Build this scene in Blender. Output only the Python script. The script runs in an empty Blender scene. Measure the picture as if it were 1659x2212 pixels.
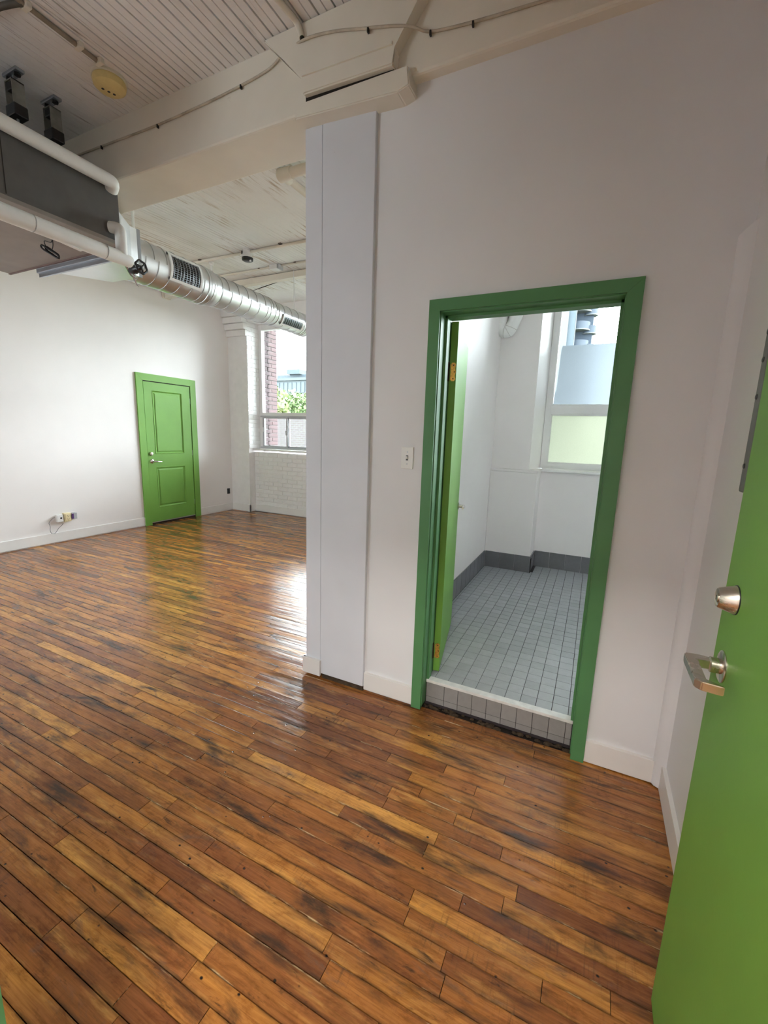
import bpy, bmesh, math, random
import numpy as np
from mathutils import Vector, Matrix
random.seed(7)
scene = bpy.context.scene
col = scene.collection
PI = math.pi

# ------------------------------------------------------------------ camera
IW, IH, FPX = 1659, 2212, 927.8189
YAW, PITCH, ROLL = map(math.radians, (-25.75284, -10.32707, 1.78314))
CAM = Vector((0, 0, 1.5))
FWD = Vector((math.sin(YAW)*math.cos(PITCH), math.cos(YAW)*math.cos(PITCH), math.sin(PITCH)))
_r = FWD.cross(Vector((0, 0, 1))).normalized(); _u = _r.cross(FWD)
RGT = _r*math.cos(ROLL) + _u*math.sin(ROLL); UPV = -_r*math.sin(ROLL) + _u*math.cos(ROLL)
cd = bpy.data.cameras.new('camera'); cam = bpy.data.objects.new('camera', cd); col.objects.link(cam)
cd.sensor_fit = 'HORIZONTAL'; cd.sensor_width = 36.0; cd.lens = 36.0*FPX/IW; cd.clip_start = 0.02; cd.clip_end = 500
M = Matrix((RGT, UPV, -FWD)).transposed().to_4x4(); M.translation = CAM
cam.matrix_world = M
scene.camera = cam

# ------------------------------------------------------------------ world, sun, exposure
SKY = 17.0
w = bpy.data.worlds.new('world'); scene.world = w; w.use_nodes = True
bg = w.node_tree.nodes['Background']; bg.inputs[0].default_value = (0.88, 0.94, 1.0, 1); bg.inputs[1].default_value = SKY
sd = bpy.data.lights.new('sun', 'SUN'); sd.energy = 12.0; sd.angle = 0.03; sd.color = (1.0, 0.93, 0.82)
sun = bpy.data.objects.new('sun', sd); col.objects.link(sun)
sun.rotation_euler = Vector((-1.0, 0.0, -0.8)).to_track_quat('-Z', 'Y').to_euler(); sun.location = (30, 10, 40)
def portal(loc, sx, sz, facing):
    a = bpy.data.lights.new('window_portal', 'AREA'); a.shape = 'RECTANGLE'; a.size = sx; a.size_y = sz; a.cycles.is_portal = True
    o = bpy.data.objects.new('window_portal', a); col.objects.link(o); o.location = loc
    o.rotation_euler = Vector(facing).to_track_quat('-Z', 'Z').to_euler()
portal((-4.4, 6.6, 2.24), 2.6, 2.3, (0, -1, 0)); portal((-1.9, 6.6, 2.24), 1.6, 2.3, (0, -1, 0))
portal((0.86, 5.2, 2.1), 2.8, 1.9, (0, -1, 0))
portal((-5.1, -3.27, 1.1), 1.0, 1.5, (0, 1, 0))
vs = scene.view_settings
vs.view_transform = 'Standard'; vs.look = 'None'; vs.exposure = 1.0; vs.gamma = 1.0; vs.use_curve_mapping = False
scene.cycles.use_denoising = True
scene.cycles.max_bounces = 10; scene.cycles.diffuse_bounces = 6; scene.cycles.transparent_max_bounces = 12
scene.cycles.sample_clamp_indirect = 6.0

# ------------------------------------------------------------------ pixel helper (direction from the pixel, distance from a known plane)
def un(px, py, **k):
    d = FWD + RGT*((px-IW/2)/FPX) - UPV*((py-IH/2)/FPX)
    (a, v), = k.items(); i = 'xyz'.index(a)
    return CAM + d*((v-CAM[i])/d[i])
def proj(p):
    d = Vector(p)-CAM; z = d.dot(FWD)
    if z < 0.05: return None
    return (IW/2+FPX*d.dot(RGT)/z, IH/2-FPX*d.dot(UPV)/z, z)
def ceil_back(y): return 3.38+0.044*(y-2.3)

# ------------------------------------------------------------------ materials
def new_mat(name):
    m = bpy.data.materials.new(name); m.use_nodes = True
    nt = m.node_tree; b = nt.nodes['Principled BSDF']
    return m, nt, b
def N(nt, t, **kw):
    n = nt.nodes.new(t)
    for k, v in kw.items():
        if k.startswith('i_'):
            key = k[2:]
            n.inputs[int(key) if key.isdigit() else key].default_value = v
        else: setattr(n, k, v)
    return n
def mapped(nt, scale, src='Position', offs=None):
    g = N(nt, 'ShaderNodeNewGeometry') if src == 'Position' else N(nt, 'ShaderNodeTexCoord')
    mp = N(nt, 'ShaderNodeMapping'); mp.inputs['Scale'].default_value = scale
    nt.links.new(g.outputs[src], mp.inputs['Vector'])
    if offs is not None: nt.links.new(offs, mp.inputs['Location'])
    return mp.outputs[0]
def noise(nt, vec, scale=1.0, detail=4, rough=0.55, dist=0.0):
    n = N(nt, 'ShaderNodeTexNoise'); n.inputs['Scale'].default_value = scale; n.inputs['Detail'].default_value = detail
    n.inputs['Roughness'].default_value = rough; n.inputs['Distortion'].default_value = dist
    nt.links.new(vec, n.inputs['Vector']); return n.outputs['Fac']
def ramp(nt, fac, stops):
    r = N(nt, 'ShaderNodeValToRGB'); cr = r.color_ramp
    while len(cr.elements) < len(stops): cr.elements.new(0.5)
    for e, (p, c) in zip(cr.elements, stops):
        e.position = p; e.color = (c, c, c, 1) if isinstance(c, (int, float)) else (*c, 1)
    nt.links.new(fac, r.inputs[0]); return r.outputs[0]
def mix(nt, fac, a, b, mode='MIX'):
    m = N(nt, 'ShaderNodeMix', data_type='RGBA', blend_type=mode)
    for s, v in ((m.inputs[0], fac), (m.inputs[6], a), (m.inputs[7], b)):
        if isinstance(v, (int, float)): s.default_value = v
        elif isinstance(v, tuple): s.default_value = (*v, 1)
        else: nt.links.new(v, s)
    return m.outputs[2]
def math_n(nt, op, a, b=None):
    n = N(nt, 'ShaderNodeMath', operation=op)
    for s, v in zip(n.inputs, (a, b)):
        if v is None: continue
        if isinstance(v, (int, float)): s.default_value = v
        else: nt.links.new(v, s)
    return n.outputs[0]
def bump(nt, b, h, strength=0.2, dist=0.01):
    n = N(nt, 'ShaderNodeBump'); n.inputs['Strength'].default_value = strength; n.inputs['Distance'].default_value = dist
    nt.links.new(h, n.inputs['Height']); nt.links.new(n.outputs[0], b.inputs['Normal'])
def paint(name, c, rough=0.5, var=0.06, scale=3.0, bs=0.12, bscale=60, dirt=None, spec=0.4):
    m, nt, b = new_mat(name)
    v = mapped(nt, (1, 1, 1))
    f = noise(nt, v, scale, 3)
    lo = tuple(x*(1-var) for x in c); hi = tuple(min(1, x*(1+var)) for x in c)
    colr = ramp(nt, f, [(0.3, lo), (0.7, hi)])
    if dirt:
        d = ramp(nt, noise(nt, v, dirt[0], 6, 0.7), [(dirt[1], 0.0), (dirt[2], 1.0)])
        colr = mix(nt, d, colr, dirt[3])
    nt.links.new(colr, b.inputs['Base Color']); b.inputs['Roughness'].default_value = rough
    b.inputs['Specular IOR Level'].default_value = spec
    bump(nt, b, noise(nt, v, bscale, 4), bs, 0.004)
    return m
def metal(name, c, rough=0.3, var=0.1, stretch=(4, 4, 4)):
    m, nt, b = new_mat(name)
    f = noise(nt, mapped(nt, stretch), 3.0, 4)
    nt.links.new(ramp(nt, f, [(0.3, tuple(x*(1-var) for x in c)), (0.7, c)]), b.inputs['Base Color'])
    b.inputs['Metallic'].default_value = 1.0
    nt.links.new(ramp(nt, f, [(0.3, rough*0.8), (0.7, rough*1.3)]), b.inputs['Roughness'])
    return m
def plain(name, c, rough=0.5, metallic=0.0):
    m, nt, b = new_mat(name)
    f = noise(nt, mapped(nt, (1, 1, 1)), 25, 3)
    nt.links.new(ramp(nt, f, [(0.2, tuple(x*0.92 for x in c)), (0.8, c)]), b.inputs['Base Color'])
    b.inputs['Roughness'].default_value = rough; b.inputs['Metallic'].default_value = metallic
    return m
WHITE = paint('wall_paint_white', (0.84, 0.80, 0.785), 0.55, 0.03, 1.3, 0.10, 45)
PARTW = paint('partition_paint', (0.76, 0.755, 0.775), 0.55, 0.03, 1.3, 0.12, 35)
COLW = paint('column_paint', (0.70, 0.715, 0.77), 0.5, 0.04, 2.0, 0.25, 22, dirt=(18, 0.72, 0.80, (0.35, 0.33, 0.32)))
BASEW = paint('baseboard_paint', (0.80, 0.775, 0.755), 0.4, 0.04, 3.0, 0.08, 30)
BEAMC = paint('beam_paint_cream', (0.77, 0.725, 0.64), 0.55, 0.06, 2.2, 0.25, 20, dirt=(6, 0.66, 0.8, (0.42, 0.37, 0.29)))
BRICKW = paint('brick_paint_white', (0.82, 0.80, 0.79), 0.55, 0.03, 9.0, 0.5, 55)
GREEN = paint('door_paint_green', (0.162, 0.36, 0.058), 0.5, 0.05, 3.0, 0.06, 70)
GREEN_SHADED = paint('door_paint_green_shaded', (0.085, 0.235, 0.093), 0.45, 0.06, 4.0, 0.08, 60)  # same green paint, with the shade on casings and jambs put into the colour
CREAMPIPE = paint('pipe_paint_beige', (0.72, 0.66, 0.57), 0.45, 0.04, 5.0)
WPIPE = paint('pipe_jacket_white', (0.85, 0.85, 0.83), 0.5, 0.03, 6.0, 0.3, 30)
DARKMET = paint('unit_casing_dark_grey', (0.115, 0.11, 0.105), 0.55, 0.12, 8.0, 0.1, 90)
UNITBOT = paint('unit_bottom_brown_grey', (0.30, 0.265, 0.24), 0.55, 0.08, 6.0, 0.1, 60)
GALV = metal('galvanised_steel', (0.78, 0.79, 0.80), 0.36, 0.10, (3, 1.5, 3))
SEAM = metal('duct_seam_steel', (0.50, 0.50, 0.50), 0.45)
GALVD = metal('galvanised_strut', (0.45, 0.48, 0.53), 0.35)
NICKEL = metal('satin_nickel', (0.66, 0.60, 0.53), 0.26)
CHROME = metal('polished_nickel', (0.80, 0.77, 0.74), 0.16)
BRASS = metal('old_brass', (0.72, 0.47, 0.12), 0.35, 0.45, (40, 40, 40))
BLACKP = plain('black_plastic', (0.012, 0.012, 0.014), 0.35)
BLACKG = plain('dark_gap', (0.02, 0.014, 0.01), 0.9)
GREYALU = paint('window_alloy_grey', (0.46, 0.46, 0.48), 0.4, 0.05, 5)
WFRAME = paint('window_frame_white', (0.80, 0.79, 0.78), 0.4, 0.03, 5)
PLASTW = paint('white_plastic', (0.82, 0.82, 0.81), 0.35, 0.02, 9)
PLASTY = paint('yellowed_plastic', (0.74, 0.60, 0.27), 0.4, 0.08, 20)
PLASTB = paint('beige_plastic', (0.80, 0.68, 0.42), 0.4, 0.04, 20)
REDW = plain('red_wire', (0.45, 0.10, 0.16), 0.5); GREYW = plain('grey_wire', (0.25, 0.25, 0.26), 0.5); GRNW = plain('green_wire', (0.2, 0.45, 0.2), 0.5)
RUST = paint('grime', (0.055, 0.035, 0.02), 0.9, 0.5, 30, 0.8, 60)
ALU_TRIM = metal('door_sweep_metal', (0.5, 0.5, 0.5), 0.4)
def mat_glass():
    m, nt, b = new_mat('clear_glass'); nt.nodes.remove(b)
    tr = N(nt, 'ShaderNodeBsdfTransparent'); tr.inputs[0].default_value = (0.93, 0.96, 0.95, 1)
    gl = N(nt, 'ShaderNodeBsdfGlossy'); gl.inputs['Roughness'].default_value = 0.02
    lw = N(nt, 'ShaderNodeFresnel'); lw.inputs[0].default_value = 1.45
    mx = N(nt, 'ShaderNodeMixShader'); nt.links.new(lw.outputs[0], mx.inputs[0]); nt.links.new(tr.outputs[0], mx.inputs[1]); nt.links.new(gl.outputs[0], mx.inputs[2])
    nt.links.new(mx.outputs[0], nt.nodes['Material Output'].inputs[0]); return m
GLASS = mat_glass()
def mat_frost(name, c, blur):
    m, nt, b = new_mat(name); nt.nodes.remove(b)
    f = noise(nt, mapped(nt, (1, 1, 1)), 420, 2)
    cc = ramp(nt, f, [(0.3, tuple(x*0.86 for x in c)), (0.7, c)])
    t = N(nt, 'ShaderNodeBsdfTranslucent'); nt.links.new(cc, t.inputs[0])
    r = N(nt, 'ShaderNodeBsdfRefraction'); r.inputs['Roughness'].default_value = 0.55; r.inputs['IOR'].default_value = 1.12; nt.links.new(cc, r.inputs[0])
    mx = N(nt, 'ShaderNodeMixShader'); mx.inputs[0].default_value = blur; nt.links.new(t.outputs[0], mx.inputs[1]); nt.links.new(r.outputs[0], mx.inputs[2])
    nt.links.new(mx.outputs[0], nt.nodes['Material Output'].inputs[0]); return m
FROST = mat_frost('frosted_glass', (0.27, 0.285, 0.245), 0.35)
FILM = mat_frost('frosted_film', (0.105, 0.117, 0.130), 0.15)
CLEARP, _nt, _b = new_mat('clear_plastic'); _b.inputs['Base Color'].default_value = (0.75, 0.75, 0.78, 1); _b.inputs['Roughness'].default_value = 0.2; _b.inputs['Transmission Weight'].default_value = 0.4

def mat_floor():
    m, nt, b = new_mat('old_varnished_planks')
    at = N(nt, 'ShaderNodeAttribute', attribute_name='tone'); tone = at.outputs['Fac']
    off = N(nt, 'ShaderNodeCombineXYZ'); 
    nt.links.new(math_n(nt, 'MULTIPLY', tone, 91.0), off.inputs[0]); nt.links.new(math_n(nt, 'MULTIPLY', tone, 53.0), off.inputs[2])
    o = off.outputs[0]
    base = ramp(nt, tone, [(0.0, (0.20, 0.072, 0.026)), (0.22, (0.33, 0.122, 0.032)), (0.45, (0.49, 0.195, 0.042)), (0.72, (0.62, 0.268, 0.052)), (1.0, (0.74, 0.36, 0.082))])
    # along-plank shading of colour, shared grain
    sh = noise(nt, mapped(nt, (1.6, 9, 1), offs=o), 1.0, 4, 0.6)
    c = mix(nt, ramp(nt, sh, [(0.36, 0.0), (0.64, 0.8)]), base, (0.24, 0.085, 0.030))
    sh2 = noise(nt, mapped(nt, (2.3, 14, 1), offs=o), 1.7, 4, 0.6)
    c = mix(nt, ramp(nt, sh2, [(0.55, 0.0), (0.75, 0.5)]), c, (0.78, 0.42, 0.11))
    red = noise(nt, mapped(nt, (1.1, 3.2, 1)), 1.3, 3, 0.5)
    c = mix(nt, ramp(nt, red, [(0.52, 0.0), (0.72, 0.45)]), c, (0.30, 0.085, 0.04))
    mo = noise(nt, mapped(nt, (11, 30, 1), offs=o), 1.0, 6, 0.72, 0.5)
    c = mix(nt, 0.8, c, ramp(nt, mo, [(0.30, (0.50, 0.40, 0.34)), (0.50, (0.95, 0.93, 0.90)), (0.70, (1.0, 1.0, 1.0))]), 'MULTIPLY')
    mg = noise(nt, mapped(nt, (3.5, 10, 1)), 1.4, 6, 0.7, 0.8)
    c = mix(nt, ramp(nt, mg, [(0.56, 0.0), (0.70, 0.55)]), c, (0.13, 0.085, 0.06))
    # fine grain
    gr = noise(nt, mapped(nt, (5, 150, 1), offs=o), 1.0, 5, 0.7, 0.6)
    c = mix(nt, 0.55, c, ramp(nt, gr, [(0.28, (0.28, 0.2, 0.15)), (0.62, (1.0, 1.0, 1.0))]), 'MULTIPLY')
    # cross-scratches left by machines
    cs = noise(nt, mapped(nt, (120, 9, 1), offs=o), 1.0, 3, 0.6)
    csm = noise(nt, mapped(nt, (2.2, 6, 1)), 1.1, 2)
    c = mix(nt, math_n(nt, 'MULTIPLY', ramp(nt, cs, [(0.55, 0.0), (0.75, 0.6)]), ramp(nt, csm, [(0.5, 0.0), (0.62, 1.0)])), c, (0.05, 0.028, 0.016))
    # black stains
    st = noise(nt, mapped(nt, (1.5, 6.5, 1)), 1.6, 6, 0.62, 0.4)
    stm = ramp(nt, st, [(0.535, 0.0), (0.68, 0.88)])
    c = mix(nt, stm, c, (0.028, 0.019, 0.014))
    st2 = noise(nt, mapped(nt, (6, 24, 1)), 1.3, 5, 0.7, 0.3)
    c = mix(nt, ramp(nt, st2, [(0.60, 0.0), (0.72, 0.85)]), c, (0.032, 0.02, 0.012))
    # grime worked into the plank edges, broken up by noise
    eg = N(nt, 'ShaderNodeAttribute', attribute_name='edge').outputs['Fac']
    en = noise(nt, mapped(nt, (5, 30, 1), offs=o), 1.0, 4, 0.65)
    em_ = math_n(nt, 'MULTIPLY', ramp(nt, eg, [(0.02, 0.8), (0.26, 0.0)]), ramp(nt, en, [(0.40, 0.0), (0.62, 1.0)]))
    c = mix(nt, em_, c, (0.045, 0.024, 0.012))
    wn = noise(nt, mapped(nt, (4, 40, 1), offs=o), 1.3, 4, 0.7)
    c = mix(nt, math_n(nt, 'MULTIPLY', ramp(nt, eg, [(0.0, 0.8), (0.16, 0.0)]), ramp(nt, wn, [(0.58, 0.0), (0.68, 1.0)])), c, (0.70, 0.50, 0.26))
    # nail holes
    vo = N(nt, 'ShaderNodeTexVoronoi'); vo.inputs['Scale'].default_value = 13.0; nt.links.new(mapped(nt, (1, 1.3, 0.0)), vo.inputs['Vector'])
    nail = ramp(nt, vo.outputs['Distance'], [(0.045, 1.0), (0.085, 0.0)])
    c = mix(nt, nail, c, (0.02, 0.013, 0.01))
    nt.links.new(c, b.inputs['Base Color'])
    rn = noise(nt, mapped(nt, (2, 9, 1)), 2.0, 4)
    nt.links.new(ramp(nt, rn, [(0.3, 0.09), (0.7, 0.24)]), b.inputs['Roughness'])
    b.inputs['Specular IOR Level'].default_value = 0.5
    hh = math_n(nt, 'ADD', math_n(nt, 'MULTIPLY', gr, 0.35), math_n(nt, 'MULTIPLY', noise(nt, mapped(nt, (3, 26, 1), offs=o), 1.0, 3), 1.0))
    hh = math_n(nt, 'SUBTRACT', hh, math_n(nt, 'MULTIPLY', nail, 0.8))
    bump(nt, b, hh, 0.22, 0.006)
    return m
FLOORM = mat_floor()
def mat_ceiling(name, c, dirt_lo, crack=(0.60, 0.70)):
    m, nt, b = new_mat(name)
    f = noise(nt, mapped(nt, (1, 1, 1)), 1.6, 4)
    colr = ramp(nt, f, [(0.3, tuple(x*0.93 for x in c)), (0.7, c)])
    big = noise(nt, mapped(nt, (1.2, 0.7, 1)), 1.0, 4)
    colr = mix(nt, ramp(nt, big, [(0.55, 0.0), (0.8, 0.35)]), colr, (0.45, 0.38, 0.30))
    ck = noise(nt, mapped(nt, (38, 2.2, 38)), 1.0, 5, 0.65, 0.3)
    msk = noise(nt, mapped(nt, (2.0, 1.3, 2.0)), 1.0, 3)
    colr = mix(nt, math_n(nt, 'MULTIPLY', ramp(nt, ck, [(crack[0], 0.0), (crack[1], 0.85)]), ramp(nt, msk, [(0.46, 0.0), (0.6, 1.0)])), colr, dirt_lo)
    nt.links.new(colr, b.inputs['Base Color']); b.inputs['Roughness'].default_value = 0.6
    bump(nt, b, ck, 0.25, 0.004); return m
CEILF = mat_ceiling('ceiling_board_paint', (0.86, 0.84, 0.84), (0.17, 0.11, 0.07))
CEILB = mat_ceiling('ceiling_board_paint_far', (0.84, 0.825, 0.81), (0.42, 0.30, 0.20), (0.53, 0.64))
def mat_tile(name, c, rough):
    m, nt, b = new_mat(name)
    oi = N(nt, 'ShaderNodeObjectInfo')
    f = noise(nt, mapped(nt, (1, 1, 1)), 30, 3)
    cc = ramp(nt, oi.outputs['Random'], [(0, tuple(x*0.9 for x in c)), (1, tuple(x*1.06 for x in c))])
    cc = mix(nt, 0.25, cc, ramp(nt, f, [(0.3, 0.6), (0.7, 1.0)]), 'MULTIPLY')
    nt.links.new(cc, b.inputs['Base Color']); b.inputs['Roughness'].default_value = rough
    return m
TILE = mat_tile('grey_floor_tile', (0.40, 0.415, 0.44), 0.32)
TILED = mat_tile('dark_grey_base_tile', (0.17, 0.17, 0.18), 0.4)
TILES = mat_tile('step_tile', (0.30, 0.29, 0.285), 0.45)
GROUT = plain('dark_grout', (0.035, 0.026, 0.03), 0.9)
MARBLE = paint('marble_sill', (0.72, 0.71, 0.70), 0.3, 0.1, 25)
def mat_brick(name, c1, c2, scale):
    m, nt, b = new_mat(name)
    bt = N(nt, 'ShaderNodeTexBrick'); bt.inputs['Scale'].default_value = scale
    bt.inputs['Color1'].default_value = (*c1, 1); bt.inputs['Color2'].default_value = (*c2, 1); bt.inputs['Mortar'].default_value = (0.026, 0.024, 0.024, 1)
    bt.inputs['Mortar Size'].default_value = 0.012; bt.inputs['Brick Width'].default_value = 0.22; bt.inputs['Row Height'].default_value = 0.075
    tc = N(nt, 'ShaderNodeNewGeometry'); sp = N(nt, 'ShaderNodeSeparateXYZ'); cb = N(nt, 'ShaderNodeCombineXYZ')
    nt.links.new(tc.outputs['Position'], sp.inputs[0]); nt.links.new(math_n(nt, 'ADD', sp.outputs[0], sp.outputs[1]), cb.inputs[0]); nt.links.new(sp.outputs[2], cb.inputs[1])
    nt.links.new(cb.outputs[0], bt.inputs['Vector']); nt.links.new(bt.outputs[0], b.inputs['Base Color']); b.inputs['Roughness'].default_value = 0.9
    return m
EXTBRICK = mat_brick('outside_brick', (0.0165, 0.0108, 0.0110), (0.021, 0.0142, 0.0142), 1.0)
BRICKR = mat_tile('red_brick', (0.036, 0.019, 0.022), 0.9)
MORTAR = plain('mortar', (0.05, 0.045, 0.047), 0.9)
BLDG = paint('far_facade_pale', (0.028, 0.036, 0.039), 0.8, 0.05, 0.2)
BLDGB = paint('far_roof_block_blue', (0.013, 0.023, 0.030), 0.7, 0.05, 0.2)
BWIN = plain('far_window_glass', (0.009, 0.019, 0.028), 0.6)
TOWER = paint('tower_blue_grey', (0.0038, 0.0095, 0.0175), 0.8, 0.1, 0.3)
TOWERE = plain('tower_balcony_edge', (0.024, 0.028, 0.030), 0.8)
GRASS = paint('ground_green', (0.035, 0.05, 0.02), 0.9, 0.3, 1.0)
BARK = paint('bark', (0.03, 0.022, 0.016), 0.9, 0.3, 8)
def mat_leaf(name, a, bcol):
    m, nt, b = new_mat(name)
    f = noise(nt, mapped(nt, (1, 1, 1)), 2.2, 3)
    nt.links.new(ramp(nt, f, [(0.35, a), (0.65, bcol)]), b.inputs['Base Color']); b.inputs['Roughness'].default_value = 0.6
    return m
LEAFA = mat_leaf('leaf_green', (0.026, 0.052, 0.016), (0.055, 0.08, 0.02))
LEAFB = mat_leaf('leaf_yellow_green', (0.032, 0.054, 0.015), (0.07, 0.08, 0.02))

# ------------------------------------------------------------------ geometry helpers
ORG = {}
CATS = {'floor': 'floor', 'wall': 'wall', 'ceiling_beam': 'beam', 'ceiling': 'ceiling', 'door': 'door', 'window': 'window', 'baseboard': 'baseboard', 'trim': 'trim', 'corbel': 'corbel', 'column': 'column', 'threshold': 'threshold', 'ground': 'ground'}
def cat_of(name): return CATS.get(name) or CATS.get(name.split('_')[0])
def tag(o, label=None, cat=None, group=None, kind=None):
    for k, v in (('label', label), ('category', cat), ('group', group), ('kind', kind)):
        if v: o[k] = v
    return o
def obj(name, bm, m, parent=None, smooth=None):
    if isinstance(bm, bpy.types.Mesh): me = bm
    else:
        bmesh.ops.recalc_face_normals(bm, faces=bm.faces)
        me = bpy.data.meshes.new(name)
        if parent is not None and ORG.get(parent.name, Vector()) != Vector():
            bmesh.ops.translate(bm, verts=bm.verts, vec=-ORG[parent.name])
        bm.to_mesh(me); bm.free()
        if smooth:
            me.polygons.foreach_set('use_smooth', [True]*len(me.polygons)); me.set_sharp_from_angle(angle=smooth)
        me.materials.append(m)
    o = bpy.data.objects.new(name, me); col.objects.link(o)
    if parent is not None: o.parent = parent
    ORG[o.name] = ORG[parent.name] if parent is not None else Vector()
    return o
def thing(name, loc, label, cat, group=None, kind=None):
    o = bpy.data.objects.new(name, None); col.objects.link(o); o.empty_display_size = 0.1
    o.location = loc; ORG[o.name] = Vector(loc)
    return tag(o, label, cat or cat_of(name), group, kind)
def box(x0, x1, y0, y1, z0, z1, bm=None, bev=0.0):
    new = bm is None
    if new: bm = bmesh.new()
    vs_ = [bm.verts.new((x, y, z)) for x in (x0, x1) for y in (y0, y1) for z in (z0, z1)]
    fs = [bm.faces.new([vs_[i] for i in f]) for f in ((0, 1, 3, 2), (4, 6, 7, 5), (0, 4, 5, 1), (2, 3, 7, 6), (0, 2, 6, 4), (1, 5, 7, 3))]
    if bev:
        es = list({e for f in fs for e in f.edges})
        bmesh.ops.bevel(bm, geom=es, offset=bev, segments=2, affect='EDGES', profile=0.5)
    return bm
def prism(pts, axis, a0, a1, bm=None):
    """polygon pts (2D) extruded along axis from a0 to a1; 2D axes are the remaining ones in xyz order"""
    if bm is None: bm = bmesh.new()
    def mk(p, a):
        v = list(p); v.insert('xyz'.index(axis), a); return bm.verts.new(v)
    A = [mk(p, a0) for p in pts]; Bv = [mk(p, a1) for p in pts]
    n = len(pts)
    bm.faces.new(A); bm.faces.new(Bv[::-1])
    for i in range(n): bm.faces.new((A[i], A[(i+1) % n], Bv[(i+1) % n], Bv[i]))
    return bm
def tube(pts, r, seg=12, bm=None, caps=True):
    if bm is None: bm = bmesh.new()
    pts = [Vector(p) for p in pts]; rs = r if isinstance(r, (list, tuple)) else [r]*len(pts)
    rings = []; up = None
    for i, p in enumerate(pts):
        t = (pts[min(i+1, len(pts)-1)]-pts[max(i-1, 0)]).normalized()
        if up is None:
            up = Vector((0, 0, 1)) if abs(t.z) < 0.9 else Vector((1, 0, 0))
        s = t.cross(up).normalized(); up = s.cross(t).normalized()
        rings.append([bm.verts.new(p+(s*math.cos(2*PI*k/seg)+up*math.sin(2*PI*k/seg))*rs[i]) for k in range(seg)])
    for a, b_ in zip(rings, rings[1:]):
        for k in range(seg): bm.faces.new((a[k], a[(k+1) % seg], b_[(k+1) % seg], b_[k]))
    if caps: bm.faces.new(rings[0][::-1]); bm.faces.new(rings[-1])
    return bm
def spline(pts, n=6):
    P = [Vector(p) for p in pts]; out = []
    for i in range(len(P)-1):
        p0, p1, p2, p3 = P[max(i-1, 0)], P[i], P[i+1], P[min(i+2, len(P)-1)]
        for k in range(n):
            t = k/n
            out.append(0.5*((2*p1)+(p2-p0)*t+(2*p0-5*p1+4*p2-p3)*t*t+(3*p1-p0-3*p2+p3)*t**3))
    return out+[P[-1]]
def bend(pts, r, n=5):
    """polyline with rounded corners"""
    P = [Vector(p) for p in pts]; out = [P[0]]
    for a, b_, c in zip(P, P[1:], P[2:]):
        d0 = (a-b_).normalized(); d1 = (c-b_).normalized()
        rr = min(r, (a-b_).length*0.49, (c-b_).length*0.49)
        s, e = b_+d0*rr, b_+d1*rr
        for k in range(n+1):
            t = k/n; out.append(s*(1-t)**2+b_*2*t*(1-t)+e*t*t)
    return out+[P[-1]]
def lathe(prof, c, axis, seg=24, bm=None):
    """profile [(radius, along)] around axis vector through c"""
    if bm is None: bm = bmesh.new()
    ax = Vector(axis).normalized(); s = ax.orthogonal().normalized(); t = ax.cross(s)
    rings = []
    for r, a in prof:
        p = Vector(c)+ax*a
        rings.append([bm.verts.new(p+(s*math.cos(2*PI*k/seg)+t*math.sin(2*PI*k/seg))*max(r, 1e-5)) for k in range(seg)])
    for a, b_ in zip(rings, rings[1:]):
        for k in range(seg): bm.faces.new((a[k], a[(k+1) % seg], b_[(k+1) % seg], b_[k]))
    bm.faces.new(rings[0][::-1]); bm.faces.new(rings[-1])
    return bm
def struct(name, bm, m, label, parent=None, smooth=None):
    o = obj(name, bm, m, parent, smooth); tag(o, label, cat_of(name), None, 'structure'); return o

# ------------------------------------------------------------------ dimensions (metres, camera above the origin)
XL, XR = -6.064, 0.419            # side walls
YP = 2.056                        # partition face
YW, YW2, YWIN = 5.977, 6.11, 6.30 # pier face, wall under window, window plane
ZC = 3.38                         # ceiling
YF = -3.0                         # front facade (behind the camera)
BZ = 0.15                         # bathroom floor
BXL, BXR, BYB, BYR = -0.949, 2.6, 4.45, 4.74

# ------------------------------------------------------------------ main floor: sub-floor and planks
floor = struct('floor', box(XL-0.1, 0.95, YF-0.1, YW2+0.1, -0.12, -0.013), BLACKG, 'old varnished narrow plank floor of the main room')
PW = 0.0585
known = [(-1.135, .78), (-.87, .64), (-1.21, .655), (-1.66, .73), (-1.391, .85), (-1.298, 1.37), (-1.32, .505), (-.985, .50), (-1.895, .665), (-1.495, 1.24), (-1.03, 1.17), (-.767, 1.30), (-1.84, 1.05), (-2.107, .92), (-.39, 1.095), (-.24, .962), (-.08, 1.286), (-.385, 1.358), (-.518, 1.494), (-.31, 1.62), (-.465, 1.69), (-2.2, 1.385), (-1.99, 1.84), (-2.387, 1.98), (-1.327, 1.76)]
rows = {}
for x, y in known: rows.setdefault(round((y-0.2295)/PW), []).append(x)
planks = []
for k in range(int((YF-0.2)/PW), int((YW2-0.2)/PW)+1):
    y0 = 0.2+k*PW; y1 = y0+PW
    x0 = XL+0.004; x1 = (0.412 if y0 > 0.1 else 0.92) if y1 < YP+0.06 else -1.25
    if y0 > YW2-0.02: continue
    cuts = sorted(rows.get(k, []))
    fixed = list(cuts); x = x0+random.uniform(0.15, 0.9)
    while x < x1-0.15:
        if all(abs(x-c) > 0.22 for c in fixed): cuts.append(x)
        x += random.choice((0.35, 0.5, 0.7, 0.9, 1.15, 1.5))*random.uniform(0.8, 1.2)
    e = [x0]+sorted(c for c in cuts if x0+0.08 < c < x1-0.08)+[x1]
    for a, b_ in zip(e, e[1:]): planks.append((a, b_, y0, min(y1, YW2-0.004)))
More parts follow.
